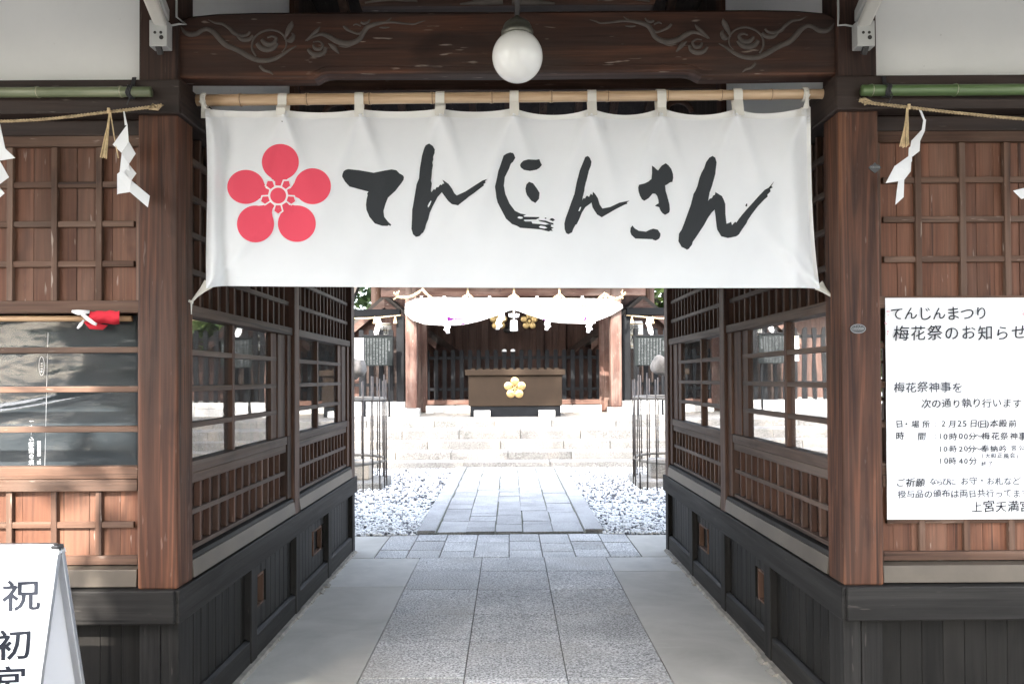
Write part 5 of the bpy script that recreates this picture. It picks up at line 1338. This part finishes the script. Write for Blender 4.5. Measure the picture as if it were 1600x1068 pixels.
# ------------------------------------------------------------------ flanking fences, sub-shrines, boards
def side_block(s):
    far = 'left' if s < 0 else 'right'
    cxp = 802.5
    mx = lambda x: (2 * cxp - x) if s > 0 else x          # measured on the left, mirrored for the right
    Y = 17.6
    X = lambda x, y=590: P(mx(x), y, Y).x
    T = thing('picket_fence', f'black gateway with picket fence and top beam joining the {far} post of the worship hall', 'fence', (X(590), Y, ZP))
    zt = P(800, 485, Y).z
    mb = MB(); mb.box(X(300), X(626), Y - .09, Y + .09, zt - .12, zt + .04); mb.build('top_beam', BLK, T, bevel=.01)
    mb = MB(); mb.box(X(620), X(632), Y - .07, Y + .07, ZP + .3, zt - .12); mb.build('gate_post', BLK, T, bevel=.008)
    mb = MB(); mb.box(X(470), X(482), Y - .07, Y + .07, ZP + .3, zt - .12); mb.build('gate_post', BLK, T, bevel=.008)
    picket_fence(T, [X(610 - 15.6 * i) for i in range(12)], Y + .12, ZP + .3, P(800, 513, Y).z, .105, (P(800, 527, Y).z, P(800, 600, Y).z))
    mb = MB()
    for i in range(5): mb.box(X(634) + s * (i * .8), X(634) + s * (i * .8 + .79), Y - .15, Y + .3, ZP - .004, ZP + .16); mb.box(X(634) + s * (i * .8), X(634) + s * (i * .8 + .79), Y - .13, Y + .28, ZP + .161, ZP + .30)
    tag(mb.build('stone_kerb', WST, None, bevel=.01), f'white stone kerb under the black {far} fence beside the hall', 'kerb')
    mb = MB(); rope(mb, [P(mx(x), y, Y - .14) for x, y in smooth_path([(626, 492.5), (600, 495), (575, 497), (545, 497), (500, 494)], 8)], .02, .09)
    tag(mb.build('straw_rope', STRAW, None, smooth=True), f'thin straw rope along the black beam of the {far} fence beside the hall', 'rope', 'straw ropes on the fences beside the hall')
    x = 590
    streamer([[(mx(588), 496), (mx(594), 496), (mx(596), 506), (mx(589), 507)], [(mx(588), 505), (mx(595), 506), (mx(592), 515), (mx(585), 514)], [(mx(586), 513), (mx(593), 514), (mx(591), 521), (mx(584), 519)], [(mx(585), 519), (mx(590), 519), (mx(588), 526), (mx(584), 527)]],
             f'small white paper streamer on the rope of the black {far} fence', 'paper streamers on the fences beside the hall', Y - .16, .03)
    for k, xx in enumerate((585.5, 617.5)):
        mb = MB()
        for j in range(5): mb.tube([P(mx(xx), 494, Y - .15), P(mx(xx + (j - 2) * 1.2), 505, Y - .16)], .008, 5)
        tag(mb.build('straw_tassel', STR2, None), f'tiny straw tassel on the {far} fence rope, ' + ('beside the hall post' if k else 'beside the paper streamer'), 'straw tassel', 'straw tassels on the fences beside the hall')
    # information board
    Yb = 17.1
    B0, B1 = P(mx(565), 525, Yb), P(mx(613), 571, Yb)
    IB = thing('information_board', f'dark board of white vertical writing standing before the black {far} fence', 'board', ((B0.x + B1.x) / 2, Yb, ZP))
    mb = MB(); mb.box(B0.x, B1.x, Yb, Yb + .03, B1.z, B0.z); mb.build('panel', simple('board_green_black', (0.010, 0.012, 0.012), 0.8, var=0.15, spec=0.08), IB, bevel=.004)
    mb = MB(); mb.box(B0.x - .02, B1.x + .02, Yb - .02, Yb + .05, B0.z + .001, B0.z + .03)
    mb.build('top_cap', BLK, IB)
    mb = MB()
    for x in (570, 608): mb.box(P(mx(x - 1.5), 590, Yb + .05).x, P(mx(x + 1.5), 590, Yb + .05).x, Yb + .031, Yb + .07, ZP, B1.z + .3)
    mb.build('leg', BLK, IB)
    mb = MB(); words = ['天満宮の由緒', '御祭神菅原道真公野見宿禰命武日照命', '当宮は正暦四年菅原為理により創建', '日神山の山頂に鎮座し学問の神として', '古来より広く信仰を集め今日に至る', '境内には梅が植えられ二月二十五日', '梅花祭がとり行われる社殿は竹を用い', '本殿を竹にて造る珍しい社である', '参拝の皆様の御多幸を祈念致します']
    for i, wd in enumerate(words):
        xx = 608 - i * 4.7 if s < 0 else mx(568.5 + i * 4.7)
        for j, ch in enumerate(wd[:15]): put_glyph(mb, ch, lambda x_, y_: P(x_, y_, Yb - .003), xx, (533 if i == 0 else 529.5) + j * 2.75, 3.0 if i else 3.2)
    mb.build('lettering', simple('dull_white_print', (0.085, 0.09, 0.092), 0.8, spec=0.1), IB, normals=False)
    return T
side_block(-1); side_block(1)
Yw = 17.05
a, b_ = P(551, 528, Yw), P(568, 567.5, Yw)
T = thing('paper_timetable', 'white paper sheet of small columns with a yellow heading at the left information board', 'notice', ((a.x + b_.x) / 2, Yw, b_.z))
mb = MB(); mb.box(a.x, b_.x, Yw, Yw + .004, b_.z, a.z); mb.build('sheet', PAPER, T)
mb = MB(); mb.box(a.x + .02, b_.x - .02, Yw - .003, Yw - .001, a.z - .05, a.z - .01); mb.build('heading', simple('yellow_print', (0.62, 0.50, 0.16), .7), T)
mb = MB()
for i in range(4):
    for j in range(9): mb.box(a.x + .04 + i * .05, a.x + .065 + i * .05, Yw - .003, Yw - .001, a.z - .09 - j * .05, a.z - .075 - j * .05)
mb.build('print_lines', simple('grey_ink', (.07, .07, .08)), T)
# little shrines with gabled roofs behind the fences
def little_shrine(s, ap, lab):
    Y = 19.2; mx = lambda x: (2 * 802.5 - x) if s > 0 else x
    A = P(mx(ap), 459, Y); hw, dz = 1.25, 1.08
    T = thing('small_shrine', lab, 'shrine', (A.x, Y, ZP))
    mb = MB(); mb.prism([(A.x - hw * .78, Y + .22, ZP), (A.x + hw * .78, Y + .22, ZP), (A.x + hw * .78, Y + .22, A.z - dz * .86), (A.x, Y + .22, A.z - .18), (A.x - hw * .78, Y + .22, A.z - dz * .86)], (0, 1.6, 0)); mb.build('body', W_wall('Z'), T)
    mb = MB(); mb.box(A.x - hw * .5, A.x + hw * .5, Y + .1, Y + .21, ZP + .35, A.z - dz * .95); mb.build('door', W_dark('Z'), T)
    for q in (-1, 1):
        mb = MB(); mb.prism([(A.x, Y, A.z), (A.x + q * hw, Y, A.z - dz), (A.x + q * hw * 1.0, Y, A.z - dz - .12), (A.x, Y, A.z - .13)], (0, 2.0, 0)); mb.build('roof', simple('bark_roof', (0.09, 0.075, 0.06)), T)
        mb = MB(); mb.prism([(A.x, Y - .06, A.z - .12), (A.x + q * hw, Y - .06, A.z - dz - .11), (A.x + q * hw, Y - .06, A.z - dz - .28), (A.x, Y - .06, A.z - .33)], (0, .055, 0)); mb.build('barge_board', W_shrine('X'), T)
little_shrine(-1, 601, 'small wooden shrine with dark gabled roof behind the left fence')
little_shrine(1, 601, 'small wooden shrine with dark gabled roof behind the right fence')
Yk = 18.6
for (x, y0, y1, w_, lab, gi) in ((601, 505, 528, 23, 'white straw wrapped sake barrel behind the left fence', 0), (993.5, 502, 545, 23, 'white straw wrapped sake barrel behind the right fence', 1)):
    p = P(x, y1, Yk); h = P(x, y0, Yk).z - p.z; r_ = w_ / 2 / F_PX * Yk
    T = thing('sake_barrel', lab, 'barrel', p, 'sake barrels behind the fences')
    mb = MB(); mb.lathe([(r_ * .86, 0), (r_ * .97, h * .12), (r_, h * .5), (r_ * .97, h * .88), (r_ * .88, h)], p, 20); mb.build('barrel', simple('straw_white', (0.62, 0.60, 0.55), .8, var=.2, scale=20), T, smooth=True)
    mb = MB()
    for z in (.1, .5, .9): mb.lathe([(r_ * 1.0, h * z - .012), (r_ * 1.03, h * z), (r_ * 1.0, h * z + .012)], p, 20)
    mb.build('hoops', STRAW, T)
    mb = MB()
    for i, ch in enumerate('梅心'[:2] if gi else '梅'): put_glyph(mb, ch, lambda x_, y_: P(x_, y_, Yk - r_ - .01), x - 2, y0 + 11 + i * 17, 14)
    mb.build('lettering', simple('black_paint', (.03, .03, .034)), T, normals=False)
    mb = MB(); mb.box(p.x - .5, p.x + .5, Yk - .3, Yk + .3, ZP, p.z - .002)
    tag(mb.build('barrel_stand', W_dark('X'), None), 'dark wooden stand under the sake barrel ' + ('behind the right fence' if gi else 'behind the left fence'), 'stand', 'stands under the sake barrels')

# ------------------------------------------------------------------ rod cages with old tree stumps in the courtyard
IRON = simple('rusty_rod', (0.035, 0.037, 0.040), 0.55, 0.3, 0.5, 9, c2=(0.085, 0.065, 0.052))
BARK = simple('old_bark', (0.13, 0.118, 0.105), 0.9, var=0.45, scale=9, bmp=0.8, bscale=26)
for s, sx in ((-1, 'left'), (1, 'right')):
    cx_, cy_, R_ = s * 2.33, 11.0, .62
    T = thing('rod_cage', f'cage of thin iron rods round the old stump on the {sx} courtyard gravel', 'cage', (cx_, cy_, 0), 'iron rod cages in the courtyard')
    for k in range(26):
        a = 2 * math.pi * k / 26 + .12; x, y = cx_ + R_ * math.cos(a), cy_ + R_ * math.sin(a) * 1.25
        mb = MB(); mb.tube([(x, y, -.02), (x + rnd.uniform(-.02, .02), y, 1.5 + rnd.uniform(-.08, .06))], .010, 7); mb.build('rod', IRON, T, smooth=True)
    for z in (.38, 1.22):
        mb = MB(); mb.tube([(cx_ + (R_ - .015) * math.cos(t), cy_ + (R_ - .015) * 1.25 * math.sin(t), z) for t in [i * math.pi / 20 for i in range(41)]], .02, 8); mb.build('hoop', simple('hoop_wood', (0.13, .115, .095)), T, smooth=True)
    T = thing('tree_stump', f'gnarled grey trunk of an old pruned tree inside the {sx} rod cage', 'tree', (cx_, cy_, 0), 'old stumps in the rod cages')
    mb = MB(); pts = [(cx_ + s * .16, cy_, 0), (cx_ + s * .12, cy_, .7), (cx_ + s * .10, cy_, 1.2), (cx_ + s * .02, cy_, 1.5), (cx_ - s * .16, cy_ - .05, 1.63), (cx_ - s * .36, cy_ - .08, 1.66)]
    mb.tube(smooth_path(pts, 5), [.17 * (1 - .30 * i / 25) * (1 + .12 * math.sin(i * 1.9) + .06 * math.sin(i * 4.1)) for i in range(24)] + [.10, .05], 14); mb.V = [tuple(Vector(v_) + mnoise.noise_vector(Vector(v_) * 7.0) * .05) for v_ in mb.V]; mb.build('trunk', BARK, T, smooth=True)
    mb = MB(); mb.tube(smooth_path([(cx_ + s * .05, cy_, 1.5), (cx_ + s * .2, cy_, 1.72), (cx_ + s * .28, cy_, 1.98)], 4), [.12, .12, .10, .11, .09, .09, .08, .07, .04], 12); mb.V = [tuple(Vector(v_) + mnoise.noise_vector(Vector(v_) * 7.0) * .04) for v_ in mb.V]; mb.build('limb', BARK, T, smooth=True)
    T = thing('stone_base', f'small weathered stone on a flat slab inside the {sx} rod cage', 'stone', (s * 2.0, 11.3, 0), 'stones in the rod cages')
    mb = MB(); mb.box(s * 1.72, s * 2.35, 10.75, 11.6, -.02, .10); mb.build('slab', G_STEP, T, bevel=.02)
    mb = MB(); mb.box(s * 1.95, s * 2.22, 11.05, 11.35, .10, .36); mb.build('block', G_STEP, T, bevel=.02)

# ------------------------------------------------------------------ trees and bushes
LEAF_D = leaf_mat('dark_leaf', (0.022, 0.042, 0.014), (0.06, 0.10, 0.032))
LEAF_L = leaf_mat('light_leaf', (0.05, 0.09, 0.02), (0.16, 0.22, 0.06))
TRUNKM = simple('tree_bark', (0.10, 0.08, 0.06), 0.9, var=0.4, scale=6, bmp=0.6, bscale=20)
def leaf_cloud(mb, c, rad, n, size, seed, clumps=14, gap=None):
    rr = random.Random(seed); cen = []
    for _ in range(clumps):
        while True:
            p = Vector((rr.uniform(-1, 1), rr.uniform(-1, 1), rr.uniform(-1, 1)))
            if p.length < 1: break
        cen.append((Vector((p.x * rad[0], p.y * rad[1], p.z * rad[2])), rr.uniform(.22, .46)))
    for i in range(n):
        cc_, k = rr.choice(cen)
        p = cc_ + Vector((rr.gauss(0, .55) * rad[0] * k, rr.gauss(0, .55) * rad[1] * k, rr.gauss(0, .5) * rad[2] * k)) + Vector(c)
        if gap and gap(p): continue
        a = Vector((rr.uniform(-1, 1), rr.uniform(-1, 1), rr.uniform(-.7, .7))).normalized(); b2 = a.cross(Vector((rr.uniform(-1, 1), rr.uniform(-1, 1), rr.uniform(-1, 1)))).normalized()
        s_ = size * rr.uniform(.6, 1.3)
        mb.add([p - a * s_, p + b2 * s_ * .45, p + a * s_, p - b2 * s_ * .45], [(0, 1, 2, 3)], 0, rr.random())
def tree(x, y, h, rad, zc, n, size, mat, label, seed, z0=0.0, name='tree'):
    T = thing(name, label, 'tree' if name == 'tree' else 'bush', (x, y, z0))
    rr = random.Random(seed); mb = MB()
    tr = .035 * h + .03
    mb.tube(smooth_path([(x, y, z0 - .05), (x + rr.uniform(-.1, .1), y, z0 + zc * .4), (x + rr.uniform(-.2, .2), y, z0 + zc)], 5), [tr * (1 - .06 * i) for i in range(11)], 10)
    for k in range(6):
        a = rr.uniform(0, 6.28); mb.tube([(x, y, z0 + zc * rr.uniform(.5, .8)), (x + rad[0] * .3 * math.cos(a), y + rad[1] * .3 * math.sin(a), z0 + zc), (x + rad[0] * .7 * math.cos(a), y + rad[1] * .7 * math.sin(a), z0 + zc + rad[2] * rr.uniform(-.2, .5))], [tr * .5, tr * .32, tr * .1], 7)
    mb.build('trunk', TRUNKM, T, smooth=True)
    mb = MB(); leaf_cloud(mb, (x, y, z0 + zc), rad, n, size, seed); mb.build('crown', mat, T, normals=False)
    return T
for i, (x, y, h, r_, mat, lab) in enumerate(((-6.6, 23.5, 9, 3.2, LEAF_D, 'dark evergreen tree behind the small shrine at the left fence'), (-2.6, 25.5, 11, 3.8, LEAF_D, 'tall dark evergreen tree rising behind the left half of the hall roof'), (2.4, 25.8, 11, 3.8, LEAF_D, 'tall dark evergreen tree rising behind the right half of the hall roof'), (5.2, 22.6, 6, 2.2, LEAF_L, 'sunlit light green tree behind the small shrine at the right fence'), (9.8, 24, 9, 3.4, LEAF_D, 'dark evergreen tree at the far right edge of the shrine grounds'), (-11, 22, 9, 3.4, LEAF_D, 'dark evergreen tree at the far left edge of the shrine grounds'))):
    tree(x, y, h, (r_, r_ * .8, h * .36), h * .56, 3800, .17, mat, lab, 40 + i)
for i, (x, y, r_, lab) in enumerate(((-5.6, 11.2, 1.0, 'leafy green bush beside the courtyard, mirrored in the right window'), (-7.0, 9.4, 1.1, 'wide leafy bush at the outer left corner of the courtyard'), (4.6, 9.8, .9, 'low leafy bush at the outer right corner of the courtyard'))):
    tree(x, y, 1.9, (r_, r_, .8), 1.2, 1800, .085, LEAF_L, lab, 70 + i, name='bush')
for s in (-1, 1):
    T = thing('side_hall', 'long dark boarded side building behind the ' + ('left' if s < 0 else 'right') + ' fence', 'building', (s * 6.4, 21.6, ZP))
    mb = MB(); x = 4.4
    while x < 9.4: w_ = rnd.uniform(.16, .24); mb.box(s * x, s * (x + w_ - .004), 21.6, 21.7, ZP + .25, 3.5); x += w_
    mb.box(s * 4.4, s * 9.4, 21.71, 21.8, ZP, 3.6); mb.build('wall', W_wall('Z'), T)
    mb = MB(); mb.box(s * 4.3, s * 9.5, 21.5, 21.85, ZP - .004, ZP + .24); mb.build('plinth', G_STEP, T, bevel=.01)
    mb = MB(); mb.prism([(s * 4.1, 20.7, 3.35), (s * 4.1, 22.4, 4.3), (s * 4.1, 22.4, 4.5), (s * 4.1, 20.65, 3.5)], (s * 5.7, 0, 0)); mb.build('roof', simple('bark_roof', (0.09, 0.075, 0.06)), T)
    for k in range(4):
        mb = MB(); mb.box(s * (4.45 + k * 1.6), s * (4.63 + k * 1.6), 21.5, 21.599, ZP + .25, 3.5); mb.build('post', W_shrine('Z'), T, bevel=.006)
def shade_tree(x, y, cx_, cy_, cz_, rad, n, size, label, seed, clumps, gap=None):  # unseen trees behind the viewer, added only to cast shade
    T = thing('tree', label, 'tree', (x, y, 0)); rr = random.Random(seed)
    mb = MB(); mb.tube(smooth_path([(x, y, -.05), (x * .7 + cx_ * .3, y, cz_ * .5), (cx_, cy_, cz_)], 6), [.34 * (1 - .055 * i) for i in range(13)], 12)
    for k in range(9):
        a = rr.uniform(0, 6.28); t = rr.uniform(.55, .95); p = Vector((x * (1 - t) + cx_ * t, y * (1 - t) + cy_ * t, cz_ * t))
        mb.tube([p, p + Vector((rad[0] * .4 * math.cos(a), rad[1] * .4 * math.sin(a), rad[2] * .2)), p + Vector((rad[0] * .8 * math.cos(a), rad[1] * .8 * math.sin(a), rad[2] * rr.uniform(-.1, .5)))], [.14, .09, .03], 7)
    mb.build('trunk', TRUNKM, T, smooth=True)
    mb = MB(); leaf_cloud(mb, (cx_, cy_, cz_), rad, n, size, seed, clumps, gap)
    if gap: leaf_cloud(mb, (-2.9, -3.1, 6.7), (.75, .8, .75), 1300, size, seed + 1, 10, gap)  # extra leaves added to keep sun off the passage floor
    mb.build('crown', LEAF_D, T, normals=False)
shade_tree(1.6, -4.2, -1.25, -3.2, 5.6, (3.6, 1.5, 2.8), 11000, .2, 'broad unseen evergreen tree added in front of the gate to shade it', 91, 40, lambda p: p.x < -3.55 and p.z > 6.1 + .25 * math.sin(p.x * 5))  # added shade caster; crown opened so sun reaches the lower left wall
shade_tree(-7.0, -6.5, -7.6, -5.0, 17.6, (4.9, 2.0, 3.2), 6500, .36, 'very tall unseen evergreen tree added at the left to shade the courtyard and lower steps', 92, 40)  # added shade caster, crown placed to darken courtyard and lower steps

for i, (x, y, h, r_, lab) in enumerate(((-9, -13, 9, 4.0, 'dark bushy tree far left before the gate, added out of view to dim its front'), (-2.5, -17, 9.5, 4.2, 'dark bushy tree straight ahead of the gate, added out of view to dim its front'), (4.5, -13, 9, 4.0, 'dark bushy tree right before the gate, added out of view to dim its front'), (11, -9, 10, 4.2, 'dark bushy tree far right before the gate, added out of view to dim its front'))):  # unseen row added to block sky light on the gate front
    tree(x, y, h, (r_, r_ * .7, h * .42), h * .5, 3000, .3, LEAF_D, lab, 140 + i)
